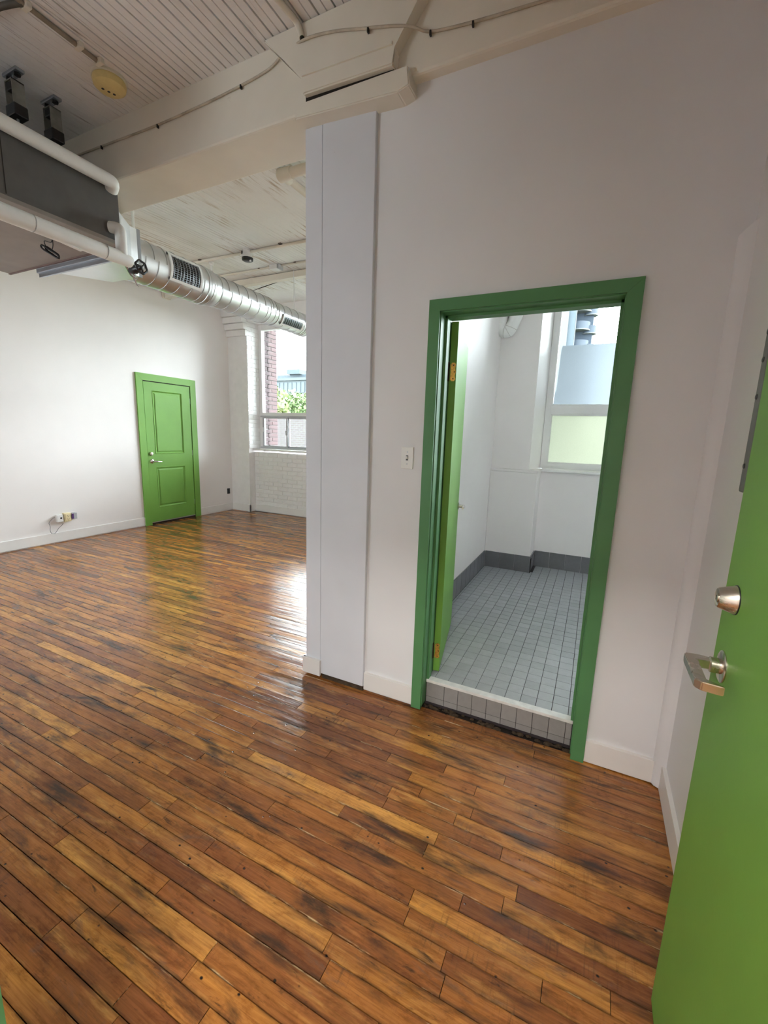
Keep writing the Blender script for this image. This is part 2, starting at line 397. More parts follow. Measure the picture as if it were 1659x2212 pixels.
def plank_area(p):
    a, b_, y0, y1 = p; s = 0
    n = max(2, int((b_-a)/0.12))
    for i in range(n):
        x = a+(b_-a)*(i+0.5)/n; y = (y0+y1)/2
        q = proj((x, y, 0))
        if q is None or not (0 < q[0] < IW and 0 < q[1] < IH): continue
        if y > 2.05 and x > -1.49*y/2.05: continue   # behind the column
        s += (b_-a)/n/q[2]**3
    return s
planks.sort(key=plank_area, reverse=True)
def plank_geo(bm, lay, p, tone):
    a, b_, y0, y1 = p; g = 0.0006+random.random()*0.0006; ge = 0.0006; c = 0.0006
    t = random.uniform(-0.0005, 0.0005); h = random.uniform(-0.0005, 0.0005); tx = random.uniform(-0.0006, 0.0006)
    a += ge; b_ -= ge; y0 += g; y1 -= g
    def z(x, y): return h+(t if y > (y0+y1)/2 else -t)+(tx if x > (a+b_)/2 else -tx)
    bot = [(a, y0), (b_, y0), (b_, y1), (a, y1)]; top = [(a+c, y0+c), (b_-c, y0+c), (b_-c, y1-c), (a+c, y1-c)]
    V0 = [bm.verts.new((x, y, -0.014)) for x, y in bot]; V1 = [bm.verts.new((x, y, z(x, y)-0.0012)) for x, y in bot]; V2 = [bm.verts.new((x, y, z(x, y))) for x, y in top]
    ym = (y0+y1)/2; nx = max(1, int((b_-a)/0.5))
    C_ = [bm.verts.new((a+c+(b_-a-2*c)*i/nx, ym, h)) for i in range(nx+1)]
    T0 = [V2[0]]+[bm.verts.new((a+c+(b_-a-2*c)*i/nx, y0+c, h-t)) for i in range(1, nx)]+[V2[1]]
    T1 = [V2[3]]+[bm.verts.new((a+c+(b_-a-2*c)*i/nx, y1-c, h+t)) for i in range(1, nx)]+[V2[2]]
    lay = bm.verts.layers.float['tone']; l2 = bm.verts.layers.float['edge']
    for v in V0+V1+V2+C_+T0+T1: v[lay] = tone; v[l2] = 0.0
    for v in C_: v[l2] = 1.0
    for i in range(nx):
        bm.faces.new((T0[i], T0[i+1], C_[i+1], C_[i])); bm.faces.new((C_[i], C_[i+1], T1[i+1], T1[i]))
    for A, B_ in ((V0, V1), (V1, V2)):
        for i in range(4): bm.faces.new((A[i], A[(i+1) % 4], B_[(i+1) % 4], B_[i]))
def ptone():
    r = random.random()
    return random.uniform(0.02, 0.25) if r < 0.2 else (random.uniform(0.25, 0.75) if r < 0.8 else random.uniform(0.75, 1.0))
for p in planks[:300]:
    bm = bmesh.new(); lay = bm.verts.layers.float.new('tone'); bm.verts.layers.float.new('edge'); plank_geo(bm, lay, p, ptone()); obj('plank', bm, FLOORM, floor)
bm = bmesh.new(); lay = bm.verts.layers.float.new('tone'); bm.verts.layers.float.new('edge')
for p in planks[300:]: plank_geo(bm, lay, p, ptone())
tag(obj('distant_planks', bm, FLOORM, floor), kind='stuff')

# ------------------------------------------------------------------ walls
struct('wall_left', box(XL-0.15, XL, YF, YW+0.6, 0, 3.7), WHITE, 'smooth white wall with the closed green panel door')
struct('wall_right', box(XR, XR+0.15, 0.2, YP+0.2, 0, 3.4), PARTW, 'short white side wall beside the open entry door')
# entry wall and hall around the camera
struct('ceiling_hall', box(-1.15, 1.1, YF, 0.05, 2.92, 3.05), WHITE, 'white hall ceiling outside the entry doorway')
struct('wall_entry', box(-1.15, -0.77, 0.05, 0.2, 0, 3.4, box(-0.77, XR+0.15, 0.05, 0.2, 2.16, 3.4)), PARTW, 'white wall around the entry doorway')
struct('wall_hall', box(-1.15, -1.0, YF, 0.05, 0, 3.4, box(0.95, 1.1, YF, 0.2, 0, 3.4, box(XR+0.1, 0.95, 0.05, 0.2, 0, 3.4))), PARTW, 'white hall walls outside the entry doorway')
# front facade with one window opening, added for fill light
FZ0, FZ1 = 0.35, 1.85
bm = box(XL-0.15, 1.1, YF-0.25, YF, 0, FZ0); box(XL-0.15, 1.1, YF-0.25, YF, FZ1, 3.6, bm)
for a, b_ in ((XL-0.15, -5.6), (-4.6, 1.1)): box(a, b_, YF-0.25, YF, FZ0, FZ1, bm)
struct('wall_front', bm, WHITE, 'white street wall with one added fill window')

# back (window) wall: pier, under-window wall, header, right part
WX0, WX1 = -5.63, -3.1
wb = struct('wall_back', box(WX0, WX1, YW2+0.0105, YWIN+0.2, -0.1, 1.10), WHITE, 'white painted brick wall under the tall window')
bm = box(XL, WX0, YW, YWIN+0.2, -0.1, 3.7); box(WX1, -2.7, YW, YWIN+0.2, -0.1, 3.7, bm)
box(-2.7, -1.1, YW, YWIN+0.2, -0.1, 1.1, bm); box(-1.1, -0.8, YW, YWIN+0.2, -0.1, 3.7, bm); box(WX0, -1.1, YW, YWIN+0.2, 3.325, 3.7, bm)
struct('wall_pier', bm, BRICKW, 'white painted brick piers and lintel around the tall window')
# corbelled courses on the pier
pr = thing('corbel', (-5.85, YW, 3.09), 'white stepped brick corbel at the top of the corner pier', None, kind='structure')
zz = [3.085, 3.19, 3.29, 3.39, 3.545]
for i in range(4): obj('brick_course', box(XL, WX0+0.012, YW-0.038*(i+1), YW+0.01, zz[i]+0.004, zz[i+1], bev=0.006), BRICKW, pr)
# painted bricks under the window and in the left reveal
BL, BH = 0.215, 0.0745
brick_me = {}
def brick(parent, x0, x1, y0, y1, z0, z1, m):
    key = (round(x1-x0, 3), round(y1-y0, 3), round(z1-z0, 3), m.name)
    if key not in brick_me:
        bm = box(-(x1-x0)/2, (x1-x0)/2, -(y1-y0)/2, (y1-y0)/2, -(z1-z0)/2, (z1-z0)/2)
        bmesh.ops.bevel(bm, geom=list(bm.edges), offset=0.005, segments=1, affect='EDGES')
        me = bpy.data.meshes.new('brick'); bm.to_mesh(me); bm.free(); me.materials.append(m); brick_me[key] = me
    o = bpy.data.objects.new('brick', brick_me[key]); col.objects.link(o); o.parent = parent
    j = 0.0025
    o.location = Vector(((x0+x1)/2+random.uniform(-j, j), (y0+y1)/2+random.uniform(-j, j), (z0+z1)/2+random.uniform(-0.001, 0.001)))-ORG.get(parent.name, Vector())
    o.rotation_euler = (random.uniform(-.012, .012), random.uniform(-.008, .008), random.uniform(-.015, .015))
for r in range(14):
    z0 = 0.05+r*BH; x = WX0+0.004-(BL/2 if r % 2 else 0)
    while x < WX1:
        a, b_ = max(x, WX0+0.003), min(x+BL-0.007, WX1)
        if b_-a > 0.05: brick(wb, a, b_, YW2, YW2+0.07, z0, z0+BH-0.006, BRICKW)
        x += BL
rv = struct('wall_reveal', box(WX0-0.03, WX0+0.001, YW+0.03, YWIN+0.02, 1.0, 3.33), BRICKW, 'white painted brick reveal on the door side of the tall window')
for r in range(29):
    z0 = 1.165+r*BH
    if z0+BH > 3.33: break
    segs = [(YW+0.004, YW+0.11), (YW+0.117, YW+0.32)] if r % 2 else [(YW+0.004, YW+0.215), (YW+0.222, YW+0.32)]
    for a, b_ in segs: brick(rv, WX0-0.02, WX0+0.006, a, b_, z0, z0+BH-0.006, BRICKW)

# ceilings
cf = struct('ceiling', box(XL-0.1, 1.1, YF-0.2, 2.05, ZC+0.02, ZC+0.25), BLACKG, 'painted tongue and groove board ceiling before the beam')
cb = struct('ceiling_back', prism([(2.0, ceil_back(2.0)+0.02), (YWIN+0.2, ceil_back(YWIN+0.2)+0.02), (YWIN+0.2, 3.95), (2.0, 3.95)], 'x', XL-0.1, 1.1), BLACKG, 'white board ceiling between the beam and the window wall')
BWID = 0.089
def ceil_board(tight, y0, y1, zf):
    g = 0.0006 if tight else 0.0042; bd = 0.0030 if not tight else 0.0008; dp = 0.007 if not tight else 0.0015
    prof = [(g, 0.02), (g, 0.001), (g+0.001, 0), (BWID/2-bd, 0), (BWID/2-bd*0.6, dp), (BWID/2+bd*0.6, dp), (BWID/2+bd, 0), (BWID-g-0.001, 0), (BWID-g, 0.001), (BWID-g, 0.02)]
    bm = bmesh.new()
    A = [bm.verts.new((x, y0, zf(y0)+z)) for x, z in prof]; B_ = [bm.verts.new((x, y1, zf(y1)+z)) for x, z in prof]
    for i in range(len(prof)-1): bm.faces.new((A[i], B_[i], B_[i+1], A[i+1]))
    return bm
me_open = me_tight = None
def inst(o, x, parent, name):
    c = o.copy(); col.objects.link(c); c.location.x = x; c.parent = parent; c.name = name
    return c
bo = obj('board', ceil_board(False, 0.3, 2.02, lambda y: ZC), CEILF, cf); bt = obj('board', ceil_board(True, 0.3, 2.02, lambda y: ZC), CEILF, cf)
bo.location.x = -2.331; bt.location.x = -2.331-BWID*4
for k in range(-40, 30):
    x = -2.331+k*BWID
    if k in (0, -4) or x < XL-0.05 or x > 0.42: continue
    inst(bt if k < -3 and random.random() < 0.75 else bo, x, cf, 'board')
for me_, (a, b_) in ((0, (YF, 0.3)),): obj('board_field', box(XL, 1.0, a, b_, ZC-0.001, ZC+0.03), CEILF, cf)
b2 = obj('board', ceil_board(True, 2.25, YW+0.05, ceil_back), CEILB, cb); b2.location.x = -4.0
b3 = obj('board', ceil_board(False, 2.25, YW+0.05, ceil_back), CEILB, cb); b3.location.x = -4.0+BWID*9
for k in range(-24, 36):
    x = -4.0+k*BWID
    if k in (0, 9) or x < XL-0.05 or x > -1.0: continue
    inst(b3 if random.random() < 0.22 else b2, x, cb, 'board')

# partition with the bathroom doorway, column, beam
JL, JR, JH = -0.722, 0.045, 2.072
bm = box(-1.09, JL-0.01, YP, YP+0.15, 0, 3.06); box(JR+0.01, BXR+0.15, YP, YP+0.15, 0, 3.06, bm); box(JL-0.01, JR+0.01, YP, YP+0.15, JH+0.01, 3.06, bm)
struct('wall_partition', bm, PARTW, 'tall white partition wall around the bathroom doorway')
struct('wall_bath_side', box(-1.09, BXL, YP+0.14, 6.4, -0.1, 3.55), WHITE, 'white wall between bathroom and main room')
cl = thing('column', (-1.29, 2.2, 0), 'white boxed wooden column at the end of the partition', None, kind='structure')
obj('column_core', box(-1.488, -1.08, YP+0.01, 2.32, 0.012, 3.0), COLW, cl)
obj('column_board', box(-1.492, -1.388, YP-0.018, YP+0.012, 0.03, 3.003, bev=0.003), COLW, cl)
obj('column_board', box(-1.385, -1.086, YP-0.020, YP+0.012, 0.03, 3.0, bev=0.003), COLW, cl)
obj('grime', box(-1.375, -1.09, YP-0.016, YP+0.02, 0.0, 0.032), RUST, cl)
beam = thing('ceiling_beam', (-2.8, 2.15, 3.044), 'heavy cream painted timber beam across the ceiling', None, kind='structure')
obj('beam_timber', box(XL, BXR+0.15, 2.002, 2.306, 3.044, 3.75, bev=0.012), BEAMC, beam)
cov = prism([(-1.68, 3.378), (-1.441, 3.152), (-1.441, 3.085), (-0.963, 3.07), (-0.963, 3.134), (-0.765, 3.378)], 'y', 1.945, 2.01)
bmesh.ops.bevel(cov, geom=[e for e in cov.edges], offset=0.006, segments=2, affect='EDGES')
obj('bolster', cov, BEAMC, beam)
obj('bolster_batten', prism([(-1.44, 3.155), (-1.44, 3.167), (-0.966, 3.152), (-0.966, 3.14)], 'y', 1.937, 1.95), BEAMC, beam)
obj('dark_gap', box(-1.44, -0.97, 1.972, 2.001, 3.06, 3.09), BLACKG, beam)
pl = prism([(-1.502, 3.005), (-1.502, 3.066), (-0.900, 3.062), (-0.890, 2.985), (-0.945, 2.972)], 'y', 1.962, 2.30)
bmesh.ops.bevel(pl, geom=[e for e in pl.edges], offset=0.005, segments=2, affect='EDGES')
obj('bearing_plate', pl, BEAMC, beam)

# corner pipe boxing on the right wall
bm = prism([(0.375, YP+0.01), (0.375, YP-0.012), (0.385, YP-0.03), (0.405, YP-0.04), (XR+0.01, YP-0.042), (XR+0.01, YP+0.01)], 'z', 0.008, 2.25)
for v in bm.verts:
    if v.co.z > 1: v.co.z += (v.co.x-0.40)*0.9
struct('trim_1', bm, PARTW, 'rounded white corner boxing beside the partition', smooth=0.8)

# baseboards
def bb(name, bm, label): struct(name, bm, BASEW, label)
bb('baseboard_left', box(XL-0.01, XL+0.014, YF, 4.185, 0.010, 0.132, box(XL-0.01, XL+0.014, 5.217, YW, 0.010, 0.132, bev=0.003), bev=0.003), 'white baseboard under the smooth wall with the closed green door')
bb('baseboard_back', box(XL, WX0+0.014, YW-0.014, YW+0.01, 0.010, 0.132, box(WX0, WX1, YW2-0.016, YW2+0.01, 0.010, 0.132, box(WX0-0.01, WX0+0.014, YW-0.014, YW2, 0.010, 0.132, bev=0.003), bev=0.003), bev=0.003), 'white baseboard under the window wall')
bb('baseboard_column', box(-1.508, -1.382, YP-0.034, YP-0.015, 0.016, 0.118, box(-1.508, -1.49, YP-0.03, 2.32, 0.016, 0.118), bev=0.002), 'short white baseboard piece on the column corner')
bb('baseboard_partition', box(-1.083, -0.776, YP-0.018, YP+0.005, 0.014, 0.118, bev=0.002), 'stained white baseboard between the column and the bathroom casing')
bb('baseboard_partition_end', box(0.102, 0.385, YP-0.016, YP+0.005, 0.006, 0.116, bev=0.002), 'white baseboard between the bathroom casing and the corner')
bb('baseboard_right', box(XR-0.016, XR+0.01, 0.2, YP-0.035, 0.004, 0.118, bev=0.002), 'white baseboard under the side wall by the entry door')
def bbm(name, bm, m, label): struct(name, bm, m, label)

# ------------------------------------------------------------------ door 1: closed green panel door in the left wall
d1 = thing('door_1', (XL, 4.7, 0), 'closed two panel green door in the smooth white wall', None, kind='structure')
SY0, SY1, SZ0, SZ1 = 4.297, 5.100, 0.03, 2.150
XS = XL+0.014
PAN = [(4.429, 4.944, 1.085, 2.030), (4.429, 4.942, 0.258, 0.883)]
bm = bmesh.new()
ys = [SY0, 4.429, 4.943, SY1]; zs = [SZ0, 0.258, 0.883, 1.085, 2.030, SZ1]
for i in range(3):
    for j in range(5):
        if i == 1 and j in (1, 3): continue
        vv = [bm.verts.new((XS, y, z)) for y, z in ((ys[i], zs[j]), (ys[i+1], zs[j]), (ys[i+1], zs[j+1]), (ys[i], zs[j+1]))]; bm.faces.new(vv)
bmesh.ops.remove_doubles(bm, verts=bm.verts, dist=1e-5)
for y in (SY0, SY1):
    bm.faces.new([bm.verts.new(p) for p in ((XS, y, SZ0), (XS, y, SZ1), (XL, y, SZ1), (XL, y, SZ0))])
for z in (SZ0, SZ1):
    bm.faces.new([bm.verts.new(p) for p in ((XS, SY0, z), (XS, SY1, z), (XL, SY1, z), (XL, SY0, z))])
bmesh.ops.remove_doubles(bm, verts=bm.verts, dist=1e-5)
slab = obj('slab', bm, GREEN, d1)
for k, (a, b_, c, d) in enumerate(PAN):
    bm = bmesh.new(); rings = []
    for ins, dep in ((0, 0), (0.004, 0.005), (0.012, -0.003), (0.020, -0.009), (0.030, -0.009), (0.046, -0.002)):
        rings.append([bm.verts.new((XS+dep if dep != 0 else XS, y, z)) for y, z in ((a+ins, c+ins), (b_-ins, c+ins), (b_-ins, d-ins), (a+ins, d-ins))])
    for A, B_ in zip(rings, rings[1:]):
        for i in range(4): bm.faces.new((A[i], A[(i+1) % 4], B_[(i+1) % 4], B_[i]))
    bm.faces.new(rings[-1]); obj('door_panel', bm, GREEN, d1)
obj('door_sweep', box(XS-0.03, XS+0.004, SY0, SY1, SZ0-0.001, SZ0+0.012), ALU_TRIM, d1)
obj('shadow_gap', box(XL+0.0005, XL+0.003, SY0-0.008, SY1+0.014, 0.0, SZ1+0.014), BLACKG, d1)
cas = bmesh.new()
prism([(4.185, 0.0), (4.293, 0.0), (4.285, 2.162), (4.185, 2.262)], 'x', XL, XL+0.022, cas)
obj('casing', cas, GREEN, d1)
obj('casing', prism([(5.217, 0.0), (5.112, 0.0), (5.112, 2.162), (5.217, 2.262)], 'x', XL, XL+0.022), GREEN, d1)
obj('casing', prism([(4.186, 2.2625), (5.216, 2.2625), (5.112, 2.163), (4.285, 2.163)], 'x', XL, XL+0.022), GREEN, d1)
for z in (1.923, 1.088, 0.265):
    h = obj('hinge', tube([(XL+0.004, 5.106, z-0.043), (XL+0.004, 5.106, z+0.043)], 0.007, 8), GALVD, d1)
db = obj('deadbolt', lathe([(0.03, 0), (0.03, 0.006), (0.025, 0.022), (0.019, 0.024), (0.0, 0.024)], (XS, 4.347, 1.092), (1, 0, 0)), NICKEL, d1, 0.6)
obj('keyhole', box(XS+0.0235, XS+0.0255, 4.345, 4.349, 1.086, 1.098), BLACKP, db)
lv = obj('lever', lathe([(0.031, 0), (0.031, 0.006), (0.026, 0.010), (0.012, 0.012), (0.011, 0.045), (0, 0.047)], (XS, 4.358, 0.978), (1, 0, 0)), CHROME, d1, 0.6)
obj('lever_arm', tube([(XS+0.04, 4.35, 0.979), (XS+0.046, 4.38, 0.978), (XS+0.046, 4.44, 0.974), (XS+0.042, 4.492, 0.968)], [0.011, 0.012, 0.0095, 0.007], 10), CHROME, lv, 0.8)

# ------------------------------------------------------------------ door 2: bathroom doorway and door
d2 = thing('door_2', (JL, YP, 0), 'open green bathroom door and its green casing in the partition', None, kind='structure')
YC = YP-0.026
bm = prism([(-0.776, 0.006), (JL, 0.006), (JL, JH), (-0.776, 2.124)], 'y', YC, YP+0.004); obj('casing', bm, GREEN_SHADED, d2)
bm = prism([(0.102, 0.002), (JR, 0.002), (JR, JH), (0.102, 2.124)], 'y', YC, YP+0.004); obj('casing', bm, GREEN_SHADED, d2)
bm = prism([(-0.776, 2.1245), (0.102, 2.1245), (JR, JH+0.0005), (JL, JH+0.0005)], 'y', YC, YP+0.004); obj('casing', bm, GREEN_SHADED, d2)
bm = box(JL-0.012, JL+0.004, YP-0.012, YP+0.155, 0.02, JH); box(JL+0.004, JL+0.016, YP+0.05, YP+0.09, 0.13, JH, bm); obj('jamb', bm, GREEN_SHADED, d2)
bm = box(JR-0.004, JR+0.012, YP-0.012, YP+0.155, 0.02, JH); box(JR-0.016, JR-0.004, YP+0.05, YP+0.09, 0.13, JH, bm); obj('jamb', bm, GREEN_SHADED, d2)
bm = box(JL, JR, YP-0.012, YP+0.155, JH-0.004, JH+0.012); box(JL, JR, YP+0.05, YP+0.09, JH-0.016, JH-0.004, bm); obj('jamb', bm, GREEN_SHADED, d2)
# door leaf swung into the bathroom: hinge corner and free edge from the floor points
H0 = Vector((-0.680, 2.205, 0)); H1 = Vector((-0.816, 2.874, 0)); dv = (H1-H0).normalized(); nv = Vector((-dv.y, dv.x, 0))  # nv points to -x side
TH = 0.035
def leaf(a, b_, n0, n1, z0, z1, bm=None):
    if bm is None: bm = bmesh.new()
    c = [H0+dv*a+nv*n0, H0+dv*b_+nv*n0, H0+dv*b_+nv*n1, H0+dv*a+nv*n1]
    A = [bm.verts.new((p.x, p.y, z0)) for p in c]; B_ = [bm.verts.new((p.x, p.y, z1)) for p in c]
    bm.faces.new(A[::-1]); bm.faces.new(B_)
    for i in range(4): bm.faces.new((A[i], A[(i+1) % 4], B_[(i+1) % 4], B_[i]))
    return bm
lf = obj('leaf', leaf(0, 0.69, 0, TH, 0.160, 2.062), GREEN, d2)
for zc_ in (1.82, 0.285):
    c = H0+nv*(TH*0.5)
    pts = []
    for dx, dz in ((-0.013, 0.036), (-0.004, 0.045), (0.008, 0.045), (0.015, 0.036), (0.011, 0.018), (0.016, 0.0), (0.011, -0.018), (0.015, -0.036), (0.008, -0.045), (-0.004, -0.045), (-0.013, -0.036), (-0.010, 0.0)):
        pts.append((dx, dz))
    bm = bmesh.new()
    A = [bm.verts.new(c-nv*dx+Vector((0, 0, zc_+dz))-dv*0.001) for dx, dz in pts]; B_ = [bm.verts.new(v.co-dv*0.003) for v in A]
    bm.faces.new(A); bm.faces.new(B_[::-1])
    for i in range(len(A)): bm.faces.new((A[i], A[(i+1) % len(A)], B_[(i+1) % len(A)], B_[i]))
    hg = obj('hinge', bm, BRASS, d2)
    kx = H0+nv*(TH+0.004)
    obj('hinge_pin', tube([(kx.x, kx.y-0.004, zc_-0.046), (kx.x, kx.y-0.004, zc_+0.046)], 0.006, 8), RUST, hg)
    obj('frame_leaf', box(JL+0.004, JL+0.0065, YP+0.115, YP+0.15, zc_-0.045, zc_+0.045), RUST, hg)
    for dx, dz in ((0.003, 0.033), (0.008, 0.0), (0.003, -0.033)):
        p = c-nv*dx+Vector((0, 0, zc_+dz))-dv*0.004
        obj('screw', lathe([(0.0032, 0), (0.0025, 0.001), (0, 0.0012)], p, -dv, 8), BLACKP, hg)
hp = H0+dv*0.635+Vector((0, 0, 1.03)); on = -nv
bh = obj('handle', lathe([(0.024, 0), (0.024, 0.008), (0.012, 0.010), (0.011, 0.045), (0, 0.046)], hp, on, 16), CHROME, d2, 0.6)
p0 = hp+on*0.04
obj('handle_arm', tube([p0+dv*0.005, p0-dv*0.04, p0-dv*0.085], [0.009, 0.010, 0.007], 8), CHROME, bh, 0.8)

# ------------------------------------------------------------------ door 3: open entry door at the right edge, its green frame at the left edge
XD, YD, YH = 0.293, 1.160, 0.245
d3 = thing('door_3', (XD, YH, 0), 'open green entry door with lever and deadbolt beside the side wall', None, kind='structure')
obj('leaf', box(XD, XD+0.045, YH, YD, 0.010, 2.12, bev=0.0015), GREEN, d3)
gd = obj('latch_guard', box(XD-0.001, XD+0.012, YD-0.004, YD+0.033, 1.398, 1.765, bev=0.004), plain('guard_steel', (0.17, 0.16, 0.155), 0.5, 0.6), d3)
for z in (1.455, 1.60, 1.675, 1.73): obj('rivet', lathe([(0.006, 0), (0.005, 0.002), (0, 0.003)], (XD-0.001, YD+0.020, z), (-1, 0, 0), 10), BLACKP, gd)
dz = (XD, 1.079, 1.184)
db = obj('deadbolt', lathe([(0.0295, 0), (0.0295, 0.003), (0.0285, 0.006), (0.021, 0.030), (0.019, 0.032), (0.0175, 0.031), (0.016, 0.0305), (0, 0.0305)], dz, (-1, 0, 0), 32), NICKEL, d3, 0.5)
obj('escutcheon_ring', lathe([(0.031, -0.001), (0.031, 0.002), (0, 0.0025)], dz, (-1, 0, 0), 32), BLACKP, db)
cyl_ = obj('lock_cylinder', lathe([(0.009, 0.0300), (0.009, 0.0325), (0.0075, 0.0330), (0, 0.0330)], dz, (-1, 0, 0), 20), NICKEL, db, 0.5)
obj('keyhole', box(XD-0.0338, XD-0.0328, 1.0782, 1.0798, 1.179, 1.189), BLACKP, db)
lc = Vector((XD, 1.088, 1.030))
ls = obj('lever', lathe([(0.0345, 0), (0.0345, 0.002), (0.031, 0.004), (0.0165, 0.0045), (0.0165, 0.022), (0.014, 0.0235), (0.010, 0.024), (0.0095, 0.045), (0, 0.045)], lc, (-1, 0, 0), 32), NICKEL, d3, 0.5)
# return lever: outward shank, bar towards the hinge, return to the door
XO = XD-0.062
prof = [(XO-0.004, 1.100), (XO+0.018, 1.104), (XD-0.02, 1.100), (XD-0.02, 1.078), (XO+0.013, 1.076), (XO+0.012, 0.985), (XD-0.022, 0.972), (XD-0.022, 0.966), (XO+0.004, 0.970), (XO-0.006, 0.980), (XO-0.007, 1.092)]
bm = prism(prof, 'z', 1.022, 1.041)
bmesh.ops.bevel(bm, geom=list(bm.edges), offset=0.0018, segments=2, affect='EDGES')
obj('lever_arm', bm, NICKEL, ls)
for z in (1.95, 1.05, 0.18): obj('hinge', tube([(XD+0.05, YH-0.008, z-0.05), (XD+0.05, YH-0.008, z+0.05)], 0.008, 8), GALVD, d3)
obj('jamb', box(-0.785, -0.752, 0.03, 0.205, 0.0, 2.16), GREEN_SHADED, d3); obj('casing', box(-0.87, -0.748, 0.2, 0.222, 0.0, 2.16), GREEN_SHADED, d3)
obj('jamb', box(0.345, XR+0.002, 0.03, 0.205, 0.0, 2.16), GREEN_SHADED, d3); obj('jamb', box(-0.78, XR, 0.03, 0.205, 2.13, 2.165), GREEN_SHADED, d3)

hl = thing('hall_lamp', (-0.05, -1.0, 2.9), 'white ceiling lamp in the hall outside the entry doorway', 'ceiling lamp')
obj('housing', box(-0.65, 0.55, -1.2, -0.8, 2.86, 2.92, bev=0.01), PLASTW, hl)
em, _nt, _b = new_mat('lamp_diffuser'); _b.inputs['Emission Color'].default_value = (1.0, 0.95, 0.88, 1); _b.inputs['Emission Strength'].default_value = 34.0
obj('diffuser', box(-0.62, 0.52, -1.17, -0.83, 2.835, 2.861), em, hl)

# ------------------------------------------------------------------ bathroom
bf = struct('floor_bath', box(BXL-0.05, BXR+0.05, 2.106, BYR+0.1, 0.0, BZ-0.004), GROUT, 'grey square tile floor of the bathroom')
TP = 0.0778
cells = []
for i in range(-5, 42):
    for j in range(0, 34):
        x0 = -0.607+i*TP; y0 = 2.143+j*TP
        x1, y1 = x0+TP, y0+TP
        x0c, x1c, y0c, y1c = max(x0, BXL+0.012), min(x1, BXR-0.012), y0, min(y1, BYR-0.012)
        if x1c-x0c < 0.01 or y1c-y0c < 0.01: continue
        if y0 < 2.2 and (x1 < JL or x0 > JR): continue
        if y0c > BYB-0.012 and x0c < -0.487: continue
        q = proj(((x0+x1)/2, (y0+y1)/2, BZ)); vis = 0
        cx, cy = (x0+x1)/2, (y0+y1)/2
        if q and cx/cy < JR/2.05+0.01 and cx/cy > -0.71/2.19: vis = 1/q[2]**2
        cells.append((vis, x0c, x1c, y0c, y1c))
cells.sort(reverse=True)
tile_me = {}
def tile_bm(w_, d_, bm=None, cx=0, cy=0, z=0.0):
    if bm is None: bm = bmesh.new()
    g, c, h = 0.0016, 0.0012, 0.0045
    b0 = [(-w_/2+g, -d_/2+g), (w_/2-g, -d_/2+g), (w_/2-g, d_/2-g), (-w_/2+g, d_/2-g)]
    t0 = [(x+(c if x < 0 else -c), y+(c if y < 0 else -c)) for x, y in b0]
    A = [bm.verts.new((cx+x, cy+y, z-h)) for x, y in b0]; B_ = [bm.verts.new((cx+x, cy+y, z-0.001)) for x, y in b0]; C_ = [bm.verts.new((cx+x, cy+y, z)) for x, y in t0]
    bm.faces.new(C_)
    for P_, Q_ in ((A, B_), (B_, C_)):
        for i in range(4): bm.faces.new((P_[i], P_[(i+1) % 4], Q_[(i+1) % 4], Q_[i]))
    return bm
for vis, x0, x1, y0, y1 in cells[:300]:
    k = (round(x1-x0, 3), round(y1-y0, 3))
    if k not in tile_me:
        bm = tile_bm(*k); me = bpy.data.meshes.new('tile'); bmesh.ops.recalc_face_normals(bm, faces=bm.faces); bm.to_mesh(me); bm.free(); me.materials.append(TILE); tile_me[k] = me
    o = bpy.data.objects.new('tile', tile_me[k]); col.objects.link(o); o.parent = bf
    o.location = ((x0+x1)/2, (y0+y1)/2, BZ+random.uniform(-0.0003, 0.0003)); o.rotation_euler = (random.uniform(-.004, .004), random.uniform(-.004, .004), 0)
bm = bmesh.new()
for vis, x0, x1, y0, y1 in cells[300:]: tile_bm(x1-x0, y1-y0, bm, (x0+x1)/2, (y0+y1)/2, BZ)
tag(obj('hidden_tiles', bm, TILE, bf), kind='stuff')
# threshold: marble strip, riser tiles, grime
th = thing('threshold', (-0.34, 2.12, 0), 'raised bathroom threshold with grey tile riser and pale stone strip', None, kind='structure')
obj('stone_strip', box(JL+0.004, JR-0.004, 2.100, 2.1425, BZ-0.012, BZ+0.004, bev=0.002), MARBLE, th)
obj('riser_bed', box(JL+0.004, JR-0.004, 2.108, 2.13, 0.0, BZ-0.012), GROUT, th)
xs = [JL+0.006]+[-0.6896+k*0.0778 for k in range(1, 10)]+[JR-0.006]
xs = [x for x in xs if JL < x < JR]
for a, b_ in zip(xs, xs[1:]):
    obj('riser_tile', box(a+0.0012, b_-0.0012, 2.104, 2.112, 0.052, BZ-0.013, bev=0.0012), TILES, th)
    obj('riser_tile', box(a+0.0012, b_-0.0012, 2.1045, 2.112, 0.018, 0.050, bev=0.0012), TILES, th)
bm = bmesh.new()
for i in range(60):
    x = random.uniform(JL, JR); r = random.uniform(0.004, 0.014)
    bmesh.ops.create_icosphere(bm, subdivisions=1, radius=r, matrix=Matrix.Translation((x, 2.09+random.uniform(-0.012, 0.012), 0.001))@Matrix.Diagonal((1.5, 1, 0.8, 1)))
tag(obj('grime', bm, RUST, th), kind='stuff')
